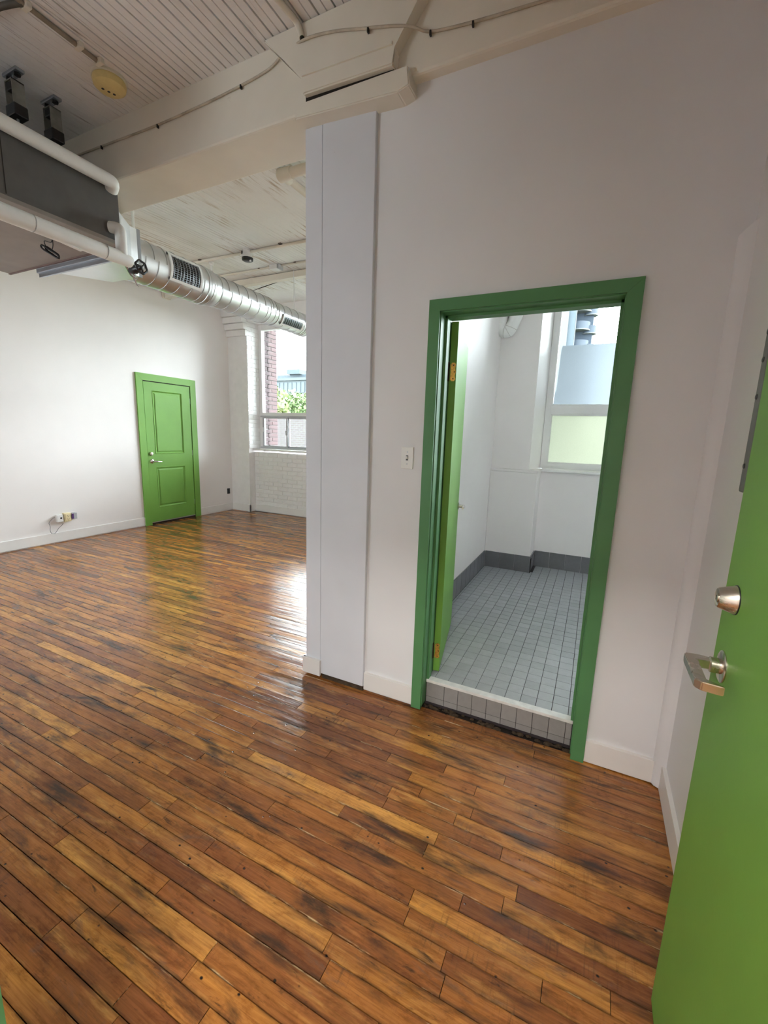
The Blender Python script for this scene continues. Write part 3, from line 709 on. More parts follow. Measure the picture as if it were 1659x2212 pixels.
# walls
struct('wall_bath_back', box(-0.487, BXR+0.1, BYR, BYR+0.45, -0.1, 1.165), WHITE, 'white bathroom wall under the frosted window')
struct('wall_bath_right', box(BXR, BXR+0.15, YP, 5.4, -0.1, 3.4), WHITE, 'white bathroom wall opposite the door leaf')
struct('wall_bath_box', box(BXL, -0.487, BYB, 5.2, BZ-0.1, 1.165, bev=0.006), WHITE, 'white boxed ledge in the bathroom corner')
struct('trim_2', box(BXL, -0.478, BYB-0.012, BYB+0.35, 1.165, 1.19, bev=0.004), WHITE, 'white ledge cap on the boxed bathroom corner')
bm = prism([(BXL, 4.478), (-0.578, 4.478), (-0.523, 4.955), (-0.523, 5.3), (BXL, 5.3)], 'z', 1.19, 3.4)
bmesh.ops.bevel(bm, geom=[e for e in bm.edges if abs(e.verts[0].co.z-e.verts[1].co.z) > 1 and e.verts[0].co.x > -0.9], offset=0.006, segments=2, affect='EDGES')
struct('wall_bath_pier', bm, WHITE, 'white splayed pier beside the frosted window')
struct('wall_bath_lintel', box(-0.53, BXR+0.1, BYR, 5.3, 3.0, 3.6), WHITE, 'white lintel over the frosted bathroom window')
struct('wall_bath_jamb', box(2.25, BXR+0.1, BYR, 5.3, 1.16, 3.0), WHITE, 'white jamb on the far side of the frosted window')
struct('ceiling_bath', box(BXL-0.1, BXR+0.1, YP+0.1, 5.3, 3.35, 3.5), WHITE, 'white bathroom ceiling')
# dark base tiles
bs = thing('baseboard_bath', (BXL, BYB, BZ), 'dark grey tile base around the bathroom floor', None, kind='structure')
def base_run(a, b_, fixed, axis, out):
    n = max(1, round((b_-a)/0.153)); L = (b_-a)/n
    for i in range(n):
        u0, u1 = a+i*L+0.001, a+(i+1)*L-0.001
        lo, hi = sorted((fixed, fixed+out))
        bm = box(u0, u1, lo, hi, BZ-0.002, 0.318, bev=0.0025) if axis == 'x' else box(lo, hi, u0, u1, BZ-0.002, 0.318, bev=0.0025)
        obj('base_tile', bm, TILED, bs)
base_run(2.22, BYB-0.011, BXL, 'y', 0.011); base_run(BXL+0.011, -0.487, BYB, 'x', -0.011); base_run(BYB-0.011, BYR-0.011, -0.487, 'y', 0.011); base_run(-0.476, BXR, BYR, 'x', -0.011)
obj('base_chip', box(-0.478, -0.472, BYB-0.013, BYB+0.02, BZ, 0.30), BLACKG, bs)

# window 2: frosted bathroom window
w2 = thing('window_2', (0.86, 4.95, 1.19), 'white bathroom window with frosted film and an added clear bay out of view', None, kind='structure')
WL, WR = -0.523, 2.25
bm = box(WL, WL+0.062, 4.93, 5.0, 1.185, 3.02); box(WR-0.062, WR, 4.93, 5.0, 1.185, 3.02, bm); box(WL, WR, 4.931, 5.0, 2.95, 3.02, bm); box(WL, WR, 4.929, 5.0, 1.185, 1.238, bm)
obj('frame', bm, WFRAME, w2)
obj('sash_bead', box(WL+0.055, WL+0.072, 4.945, 4.97, 1.238, 1.76, box(WL+0.055, WR-0.06, 4.944, 4.97, 1.235, 1.256, box(WL+0.055, WR-0.06, 4.9445, 4.97, 1.742, 1.76))), WFRAME, w2)
obj('sash_bead', box(WL+0.055, WL+0.069, 4.945, 4.97, 1.85, 2.96, box(WL+0.055, WR-0.06, 4.944, 4.97, 1.843, 1.857)), WFRAME, w2)
obj('mullion', box(WL+0.05, WR-0.05, 4.928, 5.0, 1.758, 1.845, bev=0.004), WFRAME, w2)
obj('mullion', box(0.83, 0.90, 4.93, 5.0, 1.2, 3.0), WFRAME, w2)
obj('pane', box(WL+0.05, 0.84, 4.965, 4.969, 1.84, 2.96), GLASS, w2)
obj('pane', box(0.89, WR-0.05, 4.965, 4.969, 1.84, 2.96), GLASS, w2)  # unseen right bay, widened and left clear to brighten the bathroom
obj('pane', box(WL+0.05, 0.84, 4.965, 4.969, 1.23, 1.76), FROST, w2)
obj('pane', box(0.89, WR-0.05, 4.965, 4.969, 1.23, 1.76), GLASS, w2)
fm = bmesh.new()
pts = [(WL+0.069, 1.857), (0.83, 1.857), (0.83, 2.444), (-0.418, 2.441), (-0.427, 2.39), (-0.437, 2.0), (-0.448, 1.97)]
fm.faces.new([fm.verts.new((x, 4.9625, z)) for x, z in pts])
obj('frosted_film', fm, FILM, w2)
struct('trim_3', box(-0.487, BXR, 4.70, 4.95, 1.165, 1.190, bev=0.004), WFRAME, 'white sill board under the frosted window')
# pipe elbow in the bathroom
bp = thing('bath_pipe', (-0.88, 4.40, 2.46), 'white jacketed pipe elbow high in the bathroom corner', 'pipe')
path = bend([(-0.95, 4.405, 2.74), (-0.935, 4.405, 2.50), (-0.86, 4.40, 2.49), (-0.77, 4.395, 2.70), (-0.74, 4.39, 3.34)], 0.12, 5)
obj('pipe_jacket', tube(path, 0.058, 16), WPIPE, bp, 0.9)
for i in (6, 9, 12): obj('jacket_seam', tube([path[i]-(path[i+1]-path[i]).normalized()*0.002, path[i]+(path[i+1]-path[i]).normalized()*0.002], 0.0592, 16), paint('seam_grey', (0.55, 0.53, 0.5), 0.6), bp)

# ------------------------------------------------------------------ window 1: tall window in the back wall
w1 = thing('window_1', (-4.4, YWIN, 1.165), 'tall window with a fixed pane above sliding sashes', None, kind='structure')
A0, A1 = WX0-0.005, WX1
bm = box(A0, A0+0.075, YWIN-0.03, YWIN+0.05, 1.16, 3.33); box(A1-0.08, A1, YWIN-0.03, YWIN+0.05, 1.16, 3.33, bm); box(A0, A1, YWIN-0.028, YWIN+0.05, 3.235, 3.33, bm); box(A0, A1, YWIN-0.032, YWIN+0.05, 1.155, 1.18, bm)
obj('frame', bm, WFRAME, w1)
obj('mullion', box(A0+0.05, A1-0.05, YWIN-0.034, YWIN+0.05, 1.752, 1.812, bev=0.005), WFRAME, w1)
obj('mullion', box(-4.37, -4.31, YWIN-0.029, YWIN+0.05, 1.8, 3.26), WFRAME, w1)
obj('pane', box(A0+0.06, -4.36, YWIN+0.008, YWIN+0.013, 1.80, 3.25), GLASS, w1)
obj('pane', box(-4.32, A1-0.06, YWIN+0.008, YWIN+0.013, 1.80, 3.25), GLASS, w1)
obj('slider_track', box(A0+0.03, A1-0.03, YWIN-0.04, YWIN+0.03, 1.178, 1.198, box(A0+0.03, A1-0.03, YWIN-0.04, YWIN+0.03, 1.728, 1.756)), GREYALU, w1)
def sash(x0, x1, y, dark):
    s = obj('sash', box(x0, x0+0.034, y-0.012, y+0.012, 1.195, 1.735, box(x1-0.034, x1, y-0.012, y+0.012, 1.195, 1.735, box(x0, x1, y-0.0125, y+0.0125, 1.193, 1.222, box(x0, x1, y-0.0125, y+0.0125, 1.708, 1.737)))), GREYALU, w1)
    obj('pane', box(x0+0.02, x1-0.02, y-0.002, y+0.002, 1.20, 1.72), GLASS, s); return s
s1 = sash(A0+0.075, -4.985, YWIN-0.02, 0); sash(-5.01, -4.37, YWIN+0.012, 0); sash(-4.39, -3.75, YWIN-0.02, 0); sash(-3.78, A1-0.06, YWIN+0.012, 0)
obj('latch', box(-5.03, -4.998, YWIN-0.045, YWIN-0.03, 1.42, 1.50, bev=0.005), GREYALU, s1)
obj('latch', box(A0+0.078, A0+0.095, YWIN-0.04, YWIN-0.03, 1.47, 1.55, bev=0.003), WFRAME, s1)
struct('trim_4', box(WX0+0.002, WX1, YW2-0.03, YWIN-0.028, 1.128, 1.162, bev=0.005), WFRAME, 'white sill board of the tall window')
# second window of the same wall, hidden by the column, lights the room
w3 = thing('window_3', (-1.9, YWIN, 1.1), 'plain window behind the boxed column', None, kind='structure')
obj('frame', box(-2.7, -2.63, YWIN, YWIN+0.05, 1.1, 3.33, box(-1.17, -1.1, YWIN, YWIN+0.05, 1.1, 3.33, box(-2.7, -1.1, YWIN, YWIN+0.05, 1.1, 1.16, box(-2.7, -1.1, YWIN, YWIN+0.05, 3.26, 3.33)))), WFRAME, w3)
obj('pane', box(-2.64, -1.16, YWIN+0.02, YWIN+0.024, 1.15, 3.27), GLASS, w3)
# unseen front window added behind the camera as fill light
for n, (a, b_) in enumerate(((-5.6, -4.6),)):
    wf = thing('window_%d' % (4+n), ((a+b_)/2, YF-0.15, FZ0), 'unseen fill window added in the street wall behind the camera', None, kind='structure')
    obj('frame', box(a, a+0.06, YF-0.18, YF-0.12, FZ0, FZ1, box(b_-0.06, b_, YF-0.18, YF-0.12, FZ0, FZ1, box(a, b_, YF-0.18, YF-0.12, FZ0, FZ0+0.06, box(a, b_, YF-0.18, YF-0.12, FZ1-0.06, FZ1)))), WFRAME, wf)
    obj('pane', box(a+0.05, b_-0.05, YF-0.155, YF-0.15, FZ0+0.05, FZ1-0.05), GLASS, wf)

# ------------------------------------------------------------------ air handler, plenum and spiral duct
ah = thing('air_handler', (-3.65, 1.2, 2.665), 'dark grey ceiling hung air handling unit with a brown underside', 'air conditioner')
obj('cabinet', box(-4.35, -2.95, 0.55, 2.01, 2.675, 3.005, bev=0.006), DARKMET, ah)
obj('underside_panel', box(-4.345, -2.955, 0.56, 2.005, 2.662, 2.678, bev=0.003), UNITBOT, ah)
obj('edge_lip', box(-2.968, -2.944, 0.56, 2.006, 2.658, 2.682, bev=0.003), UNITBOT, ah)
obj('edge_lip', box(-4.35, -2.95, 1.998, 2.014, 2.656, 2.672, bev=0.002), plain('lip_brown', (0.16, 0.10, 0.09), 0.6), ah)
for y in (0.9, 1.385): obj('panel_joint', box(-2.951, -2.9485, y, y+0.004, 2.69, 2.995), BLACKG, ah)
du = thing('spiral_duct', (-3.65, 3.6, 2.85), 'round galvanised spiral duct running from the air handler to the window', 'duct')
DX, DZ = -3.65, 2.872
# plenum transition
bm = bmesh.new()
sec = [(2.014, -3.98, -3.10, 2.655, 2.985), (2.05, -3.98, -3.10, 2.655, 2.985), (2.42, -3.83, -3.44, 2.68, 3.03), (2.50, -3.82, -3.46, 2.69, 3.035)]
R_ = []
for y, x0, x1, z0, z1 in sec: R_.append([bm.verts.new(p) for p in ((x0, y, z0), (x1, y, z0), (x1, y, z1), (x0, y, z1))])
for a, b_ in zip(R_, R_[1:]):
    for i in range(4): bm.faces.new((a[i], a[(i+1) % 4], b_[(i+1) % 4], b_[i]))
bm.faces.new(R_[0]); bm.faces.new(R_[-1])
pn = obj('plenum', bm, GALV, du)
obj('plenum_flange', box(-3.99, -3.09, 2.016, 2.075, 2.628, 2.657, bev=0.003), GALVD, pn)
obj('plenum_flange', box(-3.985, -3.095, 2.03, 2.045, 2.60, 2.63, bev=0.002), GALVD, pn)
obj('collar_flange', box(-3.47, -3.455, 2.485, 2.515, 2.685, 3.04, bev=0.002), GALVD, pn)
secs = [(2.50, 3.33, 0.170), (3.33, 4.22, 0.150), (4.22, 4.93, 0.135)]
for i, (y0, y1, r) in enumerate(secs):
    prof = []
    ds = obj('duct_section', tube([(DX, y0, DZ), (DX, y1, DZ)], r, 40, caps=(i == 2)), GALV, du, 0.6)
    y = y0+0.03; k = 0
    while y < y1-0.02:
        sm = []
        bm = bmesh.new()
        pts = [Vector((DX+math.cos(t)*(r+0.001), y+0.045*(t/(2*PI)), DZ+math.sin(t)*(r+0.001))) for t in np.linspace(0, 2*PI, 41)]
        tube(pts, 0.0042, 5, bm); obj('seam', bm, SEAM, ds, 0.9); y += (0.135 if i else 0.12); k += 1
for y, r in ((2.52, 0.175), (3.24, 0.176), (3.42, 0.156), (4.14, 0.155), (4.30, 0.141), (4.80, 0.14), (4.87, 0.14), (4.925, 0.141)):
    obj('joint_band', tube([(DX, y-0.012, DZ), (DX, y-0.010, DZ), (DX, y+0.010, DZ), (DX, y+0.012, DZ)], [r-0.004, r, r, r-0.004], 40, caps=False), GALV, du, 0.6)
obj('reducer', tube([(DX, 3.26, DZ), (DX, 3.30, DZ), (DX, 3.40, DZ)], [0.172, 0.172, 0.153], 40, caps=False), GALV, du, 0.6)
# registers: curved frames with bars
def register(yc, L, r, a0, a1, nb, nv_):
    fr = bmesh.new()
    def P(a, y, rr): return Vector((DX+math.cos(a)*rr, y, DZ+math.sin(a)*rr))
    def strip(b_, aa, ab, ya, yb, r0, r1, n=6):
        prev = None
        for k in range(n+1):
            a = aa+(ab-aa)*k/n
            ring = [b_.verts.new(P(a, ya, r0)), b_.verts.new(P(a, yb, r0)), b_.verts.new(P(a, yb, r1)), b_.verts.new(P(a, ya, r1))]
            if prev:
                for i in range(4): b_.faces.new((prev[i], prev[(i+1) % 4], ring[(i+1) % 4], ring[i]))
            else: b_.faces.new(ring)
            prev = ring
        b_.faces.new(prev[::-1])
    y0, y1 = yc-L/2, yc+L/2; t = 0.022
    da = t/r
    strip(fr, a0, a0+da, y0, y1, r, r+0.014); strip(fr, a1-da, a1, y0, y1, r, r+0.014)
    strip(fr, a0, a1, y0, y0+t, r, r+0.0145); strip(fr, a0, a1, y1-t, y1, r, r+0.0145)
    g = obj('register', fr, PLASTW, du)
    bk = bmesh.new(); strip(bk, a0+da, a1-da, y0+t, y1-t, r, r+0.004); obj('register_back', bk, BLACKG, g)
    for k in range(nb):
        b_ = bmesh.new(); a = a0+da+(a1-a0-2*da)*(k+0.5)/nb
        strip(b_, a-0.006, a+0.006, y0+t, y1-t, r+0.004, r+0.009, 1); obj('register_bar', b_, GALVD, g)
    for k in range(nv_):
        b_ = bmesh.new(); y = y0+t+(L-2*t)*(k+0.5)/nv_
        strip(b_, a0+da, a1-da, y-0.0025, y+0.0025, r+0.004, r+0.010, 5); obj('register_bar', b_, GALVD, g)
    return g
register(2.97, 0.34, 0.170, -0.62, 0.72, 11, 9)
register(4.55, 0.40, 0.135, -0.95, -0.05, 6, 10)
for y, r in ((2.60, 0.17), (4.74, 0.137)):
    zt = ceil_back(y)
    rd = obj('hanger_rod', tube([(DX, y, DZ+r), (DX, y, zt)], 0.007 if y > 3 else 0.012, 8), PLASTW, du)
    obj('hanger_clip', box(DX-0.016, DX+0.016, y-0.012, y+0.012, DZ+r-0.004, DZ+r+0.03, bev=0.003), PLASTW, rd)

# insulated pipes on the unit
p1 = thing('insulated_pipe', (-2.92, 1.2, 3.03), 'white insulated pipe along the upper edge of the air handler', 'pipe', 'insulated pipes on the air handler')
obj('pipe_jacket', tube(bend([(-2.905, 0.45, 3.02), (-2.905, 1.955, 3.002), (-2.949, 1.965, 2.975)], 0.04), 0.038, 16), WPIPE, p1, 0.9)
p2 = thing('insulated_pipe', (-2.89, 1.2, 2.57), 'white insulated pipe below the air handler with an elbow riser', 'pipe', 'insulated pipes on the air handler')
obj('pipe_jacket', tube([(-2.90, 0.45, 2.585), (-2.90, 1.25, 2.575), (-2.90, 1.98, 2.57), (-2.905, 2.03, 2.568)], [0.044, 0.044, 0.042, 0.035], 16), WPIPE, p2, 0.9)
obj('riser', tube(bend([(-2.895, 1.97, 2.575), (-2.895, 1.97, 2.745), (-2.949, 1.94, 2.75)], 0.03), 0.034, 16), WPIPE, p2, 0.9)
for y in (1.47, 1.86): obj('jacket_seam', tube([(-2.90, y-0.002, 2.573), (-2.90, y+0.002, 2.573)], 0.0448, 16), plain('seam_dark', (0.4, 0.4, 0.4)), p2)
obj('jacket_flap', prism([(1.62, 2.53), (1.72, 2.522), (1.66, 2.535)], 'x', -2.912, -2.885), WPIPE, p2)

# loose cables
cb1 = thing('cable_coil', (-3.35, 1.80, 2.5), 'short coil of black cable hanging under the air handler', 'cable')
c0 = un(113, 515, z=2.655); c1 = un(93, 533, y=c0.y); c2 = un(128, 556, y=c0.y+0.03)
ctr = (c1+c2)/2; dd = (c2-c1)
pts = []
for k in range(33):
    t = 2*PI*k/16; pts.append(ctr+dd*0.5*math.cos(t)+Vector((0, 0.012*math.sin(t*0.5), 0.014*math.sin(t)+0.003*math.sin(3*t))))
obj('coil', tube(pts, 0.006, 6), BLACKP, cb1, 1.2)
obj('lead', tube(spline([c0, c0+Vector((-0.02, 0, -0.02)), c1+Vector((0.02, 0, 0.03)), c1+dd*0.25]), 0.0028, 6), BLACKP, cb1, 1.2)
obj('lead', tube(spline([c0, c0+Vector((0, 0, -0.04)), c1+dd*0.55+Vector((0, 0, 0.01))]), 0.0028, 6), BLACKP, cb1, 1.2)
wr = thing('wire_bundle', (-3.28, 2.32, 2.6), 'loose bundle of red, grey and green wires below the duct collar', 'wire')
def W(px, py, y=2.25): return un(px, py, y=y)
for nm, m_, off in (('red_wire', REDW, 0), ('grey_wire', GREYW, 1.5), ('green_wire', GRNW, -1.5), ('white_wire', PLASTW, 3)):
    obj(nm, tube(spline([W(255+off, 545), W(264+off, 562), W(274+off*1.3, 578), W(283+off, 594), W(290+off*1.5, 598), W(285+off, 583), W(276+off, 570)]), 0.0028, 5), m_, wr, 1.2)
obj('grey_wire', tube(spline([W(287, 597), W(290, 606), W(299, 619)]), 0.0018, 5), GREYW, wr); obj('red_wire', tube(spline([W(288, 597), W(293, 608), W(296, 617)]), 0.0016, 5), REDW, wr)
vc = W(294, 581); vh = W(305, 577)
vv = thing('valve', vc, 'black valve with a small handwheel below the duct collar', 'valve')
obj('valve_body', tube([vc-(vh-vc)*1.2, vc-(vh-vc)*0.3, vc+(vh-vc)*0.2, vh], [0.018, 0.032, 0.026, 0.012], 12), BLACKP, vv, 0.9)
ax = (vh-vc).normalized(); s = ax.orthogonal().normalized(); t_ = ax.cross(s)
obj('handwheel', tube([vh+(s*math.cos(a)+t_*math.sin(a))*0.042*(1+0.06*math.cos(6*a)) for a in np.linspace(0, 2*PI, 37)], 0.008, 6), BLACKP, vv, 1.0)
for a in (0, 2*PI/3, 4*PI/3): obj('spoke', tube([vh, vh+(s*math.cos(a)+t_*math.sin(a))*0.042], 0.006, 6), BLACKP, vv)

# ------------------------------------------------------------------ things on the ceiling before the beam
sm = thing('smoke_detector', (-2.63, 1.79, ZC), 'yellowed round smoke detector on the board ceiling', 'smoke detector')
sc_ = (-2.625, 1.785, ZC)
obj('backplate', lathe([(0.088, 0.0), (0.088, 0.010), (0.084, 0.014), (0, 0.014)], sc_, (0, 0, -1), 32), paint('aged_white', (0.72, 0.68, 0.58), 0.5), sm, 0.5)
dh = obj('detector_body', lathe([(0.080, 0.013), (0.083, 0.028), (0.078, 0.046), (0.060, 0.060), (0.045, 0.062), (0, 0.062)], sc_, (0, 0, -1), 32), PLASTY, sm, 0.6)
for dx, dy in ((-0.030, -0.012), (0.0, 0.002), (0.028, 0.018)): obj('vent_hole', lathe([(0.0075, 0), (0.0075, 0.0015), (0, 0.0015)], (sc_[0]-0.01+dx*0.3, sc_[1]+0.0+dx*0.9, ZC-0.0615), (0, 0, -1), 10), BLACKP, dh)
cd1 = thing('ceiling_conduit', (-2.545, 1.5, ZC), 'cream conduit, darkened by its painted shadow, along the board ceiling up to the smoke detector', 'conduit')
obj('conduit_pipe', tube([(-2.535, 0.4, ZC-0.012), (-2.545, 1.34, ZC-0.012), (-2.552, 1.69, ZC-0.012)], 0.011, 10), paint('conduit_shaded', (0.30, 0.25, 0.19), 0.6, 0.2, 20), cd1, 0.9)  # pale conduit coloured brown, its shadow line put into the paint
for y in (1.36, 1.585, 1.685): obj('conduit_clip', box(-2.572, -2.522, y-0.012, y+0.012, ZC-0.026, ZC, bev=0.003), BEAMC, cd1)
obj('conduit_branch', tube(spline([(-2.545, 1.345, ZC-0.013), (-2.6, 1.325, ZC-0.014), (-2.75, 1.30, ZC-0.014), (-3.2, 1.28, ZC-0.014)]), 0.013, 10), paint('conduit_dark', (0.10, 0.09, 0.075), 0.6, 0.2, 20), cd1, 0.9)
for n, (px, py, lab) in enumerate(((30, 178, 'black and steel hanger bracket on the ceiling nearer the frame edge'), (112, 238, 'black and steel hanger bracket on the ceiling nearer the beam'))):
    p = un(px-2, py-22, z=ZC); q = un(px+3, py+58, x=p.x, ) if False else None
    hb = thing('hanger_bracket', (p.x, p.y, ZC), lab, 'bracket', 'hanger brackets above the air handler')
    obj('ceiling_plate', box(p.x-0.07, p.x+0.07, p.y-0.022, p.y+0.022, ZC-0.016, ZC, bev=0.003), GALVD, hb)
    obj('plate_bolt', lathe([(0.016, 0), (0.016, 0.012), (0, 0.013)], (p.x-0.04, p.y, ZC-0.016), (0, 0, -1), 6), BLACKP, hb)
    obj('plate_bolt', lathe([(0.016, 0), (0.016, 0.012), (0, 0.013)], (p.x+0.04, p.y, ZC-0.016), (0, 0, -1), 6), BLACKP, hb)
    bm = box(p.x-0.036, p.x-0.030, p.y-0.03, p.y+0.03, ZC-0.185, ZC-0.05); box(p.x+0.030, p.x+0.036, p.y-0.03, p.y+0.03, ZC-0.185, ZC-0.05, bm); box(p.x-0.036, p.x+0.036, p.y-0.03, p.y+0.03, ZC-0.056, ZC-0.05, bm); box(p.x-0.036, p.x+0.036, p.y-0.03, p.y+0.03, ZC-0.190, ZC-0.184, bm)
    obj('spring_frame', bm, paint('bracket_grey', (0.22, 0.22, 0.20), 0.5, 0.2, 20), hb)
    obj('spring_cup', box(p.x-0.028, p.x+0.028, p.y-0.028, p.y+0.028, ZC-0.10, ZC-0.058, bev=0.006), BLACKP, hb)
    obj('rubber_block', box(p.x-0.045, p.x+0.045, p.y-0.034, p.y+0.034, ZC-0.225, ZC-0.165, bev=0.006), BLACKP, hb)
    obj('rod', tube([(p.x, p.y, 3.0), (p.x, p.y, ZC)], 0.007, 8), GALVD, hb)
# cable and conduit stub on the beam
bc = thing('beam_cable', (-2.0, 1.99, 3.2), 'thin painted cable clipped along the face of the timber beam', 'cable')
cp = [(-3.6, 1.993, 3.268)]+[tuple(un(*p, y=1.994)) for p in ((163, 337), (219, 316), (340, 270), (440, 225), (520, 185), (580, 150))]
cp += [tuple(un(612, 117, y=1.982)), tuple(un(660, 84, y=1.935)), tuple(un(720, 68, y=1.937)), tuple(un(780, 62, y=1.937)), tuple(un(850, 56, y=1.938)), tuple(un(893, 58, y=1.955))]
cp += [tuple(un(*p, y=1.993)) for p in ((930, 68), (1020, 48), (1180, 0))]+[(0.3, 1.993, 3.09)]
obj('cable_run', tube(spline(cp, 5), 0.0055, 6), paint('cable_paint', (0.52, 0.46, 0.37), 0.6, 0.25, 14), bc, 1.2)
for px, py, y in ((219, 316, 1.99), (340, 270, 1.99), (520, 185, 1.99), (613, 117, 1.978), (795, 62, 1.932), (930, 68, 1.988), (1022, 48, 1.988)):
    p = un(px, py, y=y); obj('cable_clip', box(p.x-0.004, p.x+0.004, y-0.005, y+0.008, p.z-0.015, p.z+0.004, bev=0.0015), BLACKP, bc)
st_ = thing('conduit_stub', (-1.45, 1.95, ZC), 'short cream conduit elbow between the board ceiling and the beam', 'conduit')
obj('conduit_pipe', tube(bend([(-1.53, 1.2, ZC-0.014), (-1.455, 1.93, ZC-0.014), (-1.435, 1.935, ZC-0.075)], 0.03), 0.014, 10), BEAMC, st_, 0.9)
obj('conduit_mouth', lathe([(0.012, 0), (0.012, 0.001), (0, 0.001)], (-1.4345, 1.935, ZC-0.0752), (0.2, 0, -1), 10), BLACKP, st_)

# ------------------------------------------------------------------ things on the ceiling behind the beam
def zc(y): return ceil_back(y)
ca = thing('ceiling_conduit', (-4.0, 3.99, zc(3.99)), 'white conduit across the far ceiling carrying the black lampholder', 'conduit')
obj('conduit_pipe', tube([(XL, 3.975, zc(3.975)-0.016), (-1.1, 4.02, zc(4.02)-0.016)], 0.015, 10), BEAMC, ca, 0.9)
for x in (-4.43, -3.24, -5.2): obj('conduit_clip', box(x-0.018, x+0.018, 3.96, 4.03, zc(4)-0.012, zc(4), bev=0.002), plain('clip_brown', (0.12, 0.09, 0.07), 0.6), ca)
cbd = thing('ceiling_conduit', (-4.0, 4.51, zc(4.51)), 'white conduit across the far ceiling carrying the white junction box', 'conduit')
obj('conduit_pipe', tube([(-4.9, 4.50, zc(4.5)-0.012), (-1.1, 4.52, zc(4.52)-0.012)], 0.011, 10), BEAMC, cbd, 0.9)
for x in (-4.0, -3.45): obj('conduit_clip', box(x-0.015, x+0.015, 4.49, 4.54, zc(4.5)-0.01, zc(4.5), bev=0.002), plain('clip_brown2', (0.14, 0.10, 0.07), 0.6), cbd)
lp = thing('lampholder', (-3.72, 4.0, zc(4.0)), 'white ceiling lampholder box with a black open underside', 'lampholder')
lz = zc(4.0)
obj('box_body', lathe([(0.058, 0), (0.058, 0.075), (0.054, 0.078), (0, 0.078)], (-3.72, 3.995, lz), (0, 0, -1), 8), WFRAME, lp)
obj('socket', lathe([(0.062, 0.076), (0.060, 0.10), (0.045, 0.108), (0, 0.108)], (-3.715, 3.995, lz), (0, 0, -1), 20), BLACKP, lp, 0.6)
obj('knockout', lathe([(0.019, 0), (0.019, 0.003), (0, 0.003)], (-3.745, 3.944, lz-0.03), (-0.45, -0.9, 0), 12), BLACKP, lp)
obj('lamp_tip', lathe([(0.010, 0.100), (0.012, 0.116), (0, 0.12)], (-3.67, 3.99, lz), (0, 0, -1), 10), PLASTW, lp, 0.8)
jb = thing('junction_box', (-3.74, 4.48, zc(4.48)), 'small white junction box on the far ceiling conduit', 'junction box')
obj('box_body', box(-3.80, -3.68, 4.45, 4.54, zc(4.48)-0.055, zc(4.48), bev=0.006), WFRAME, jb); obj('box_lid', box(-3.675, -3.655, 4.45, 4.54, zc(4.48)-0.06, zc(4.48)-0.005, bev=0.004), GREYALU, jb)
bt_ = thing('steel_beam', (-4.0, 4.78, 3.40), 'beige steel section crossing the far ceiling above the duct', 'beam')
obj('steel_section', box(XL+0.005, -1.1, 4.735, 4.82, 3.405, 3.480, bev=0.006), CREAMPIPE, bt_)
obj('wall_bracket', box(XL, XL+0.02, 4.715, 4.84, 3.395, 3.49, bev=0.003), CREAMPIPE, bt_)
sp_ = thing('sprinkler_pipe', (-2.3, 2.6, 3.37), 'cream sprinkler pipe with a tee just behind the beam', 'pipe')
ty, tz = 2.78, 3.345
tA = un(612, 378, z=tz); tB = un(664, 360, z=tz); tC = un(664, 426, z=tz)
obj('main_run', tube([tA, tA+(Vector((-1.1, tA.y, tz))-tA)], 0.034, 14), CREAMPIPE, sp_, 0.9)
obj('branch_run', tube([tA, (tA.x-0.01, tA.y+2.0, tz+0.03)], 0.026, 14), CREAMPIPE, sp_, 0.9)
obj('tee_fitting', tube([tA+Vector((0.08, 0, 0)), tA+Vector((0.03, 0, 0)), tA+Vector((-0.03, 0, 0)), tA+Vector((-0.045, 0, 0))], [0.042, 0.042, 0.045, 0.03], 14), CREAMPIPE, sp_, 0.7)
obj('tee_fitting', tube([tA, tA+Vector((0, 0.07, 0.0)), tA+Vector((0, 0.08, 0))], [0.038, 0.036, 0.028], 14), CREAMPIPE, sp_, 0.7)
dr = thing('drop_pipe', (-4.384, 4.106, zc(4.1)), 'thin white drop pipe from the far ceiling behind the duct', 'pipe')
obj('drop_tube', tube([(-4.384, 4.106, 3.05), (-4.384, 4.106, zc(4.1))], 0.013, 8), PLASTW, dr); obj('flange', lathe([(0.034, 0), (0.030, 0.02), (0.016, 0.035), (0, 0.035)], (-4.384, 4.106, zc(4.1)), (0, 0, -1), 14), PLASTW, dr)
obj('sprinkler_head', lathe([(0.013, 0), (0.02, 0.01), (0.008, 0.03), (0.026, 0.045), (0.026, 0.048), (0, 0.048)], (-4.384, 4.106, 3.06), (0, 0, -1), 14), BRASS, dr)
gp = thing('ceiling_joint', (-4.5, 5.2, 3.5), 'dark open joint slanting across the far ceiling', None, kind='structure')
def zb(px, py):
    d = FWD+RGT*((px-IW/2)/FPX)-UPV*((py-IH/2)/FPX); t = (3.38-0.044*2.3-1.5)/(d.z-0.044*d.y); return CAM+d*t
jp = [zb(*p) for p in ((543, 629), (568, 620), (600, 609), (632, 599), (652, 593))]
obj('joint_strip', tube([p+Vector((0, 0, 0.002)) for p in jp], [0.004, 0.009, 0.006, 0.010, 0.004], 6), BLACKG, gp)

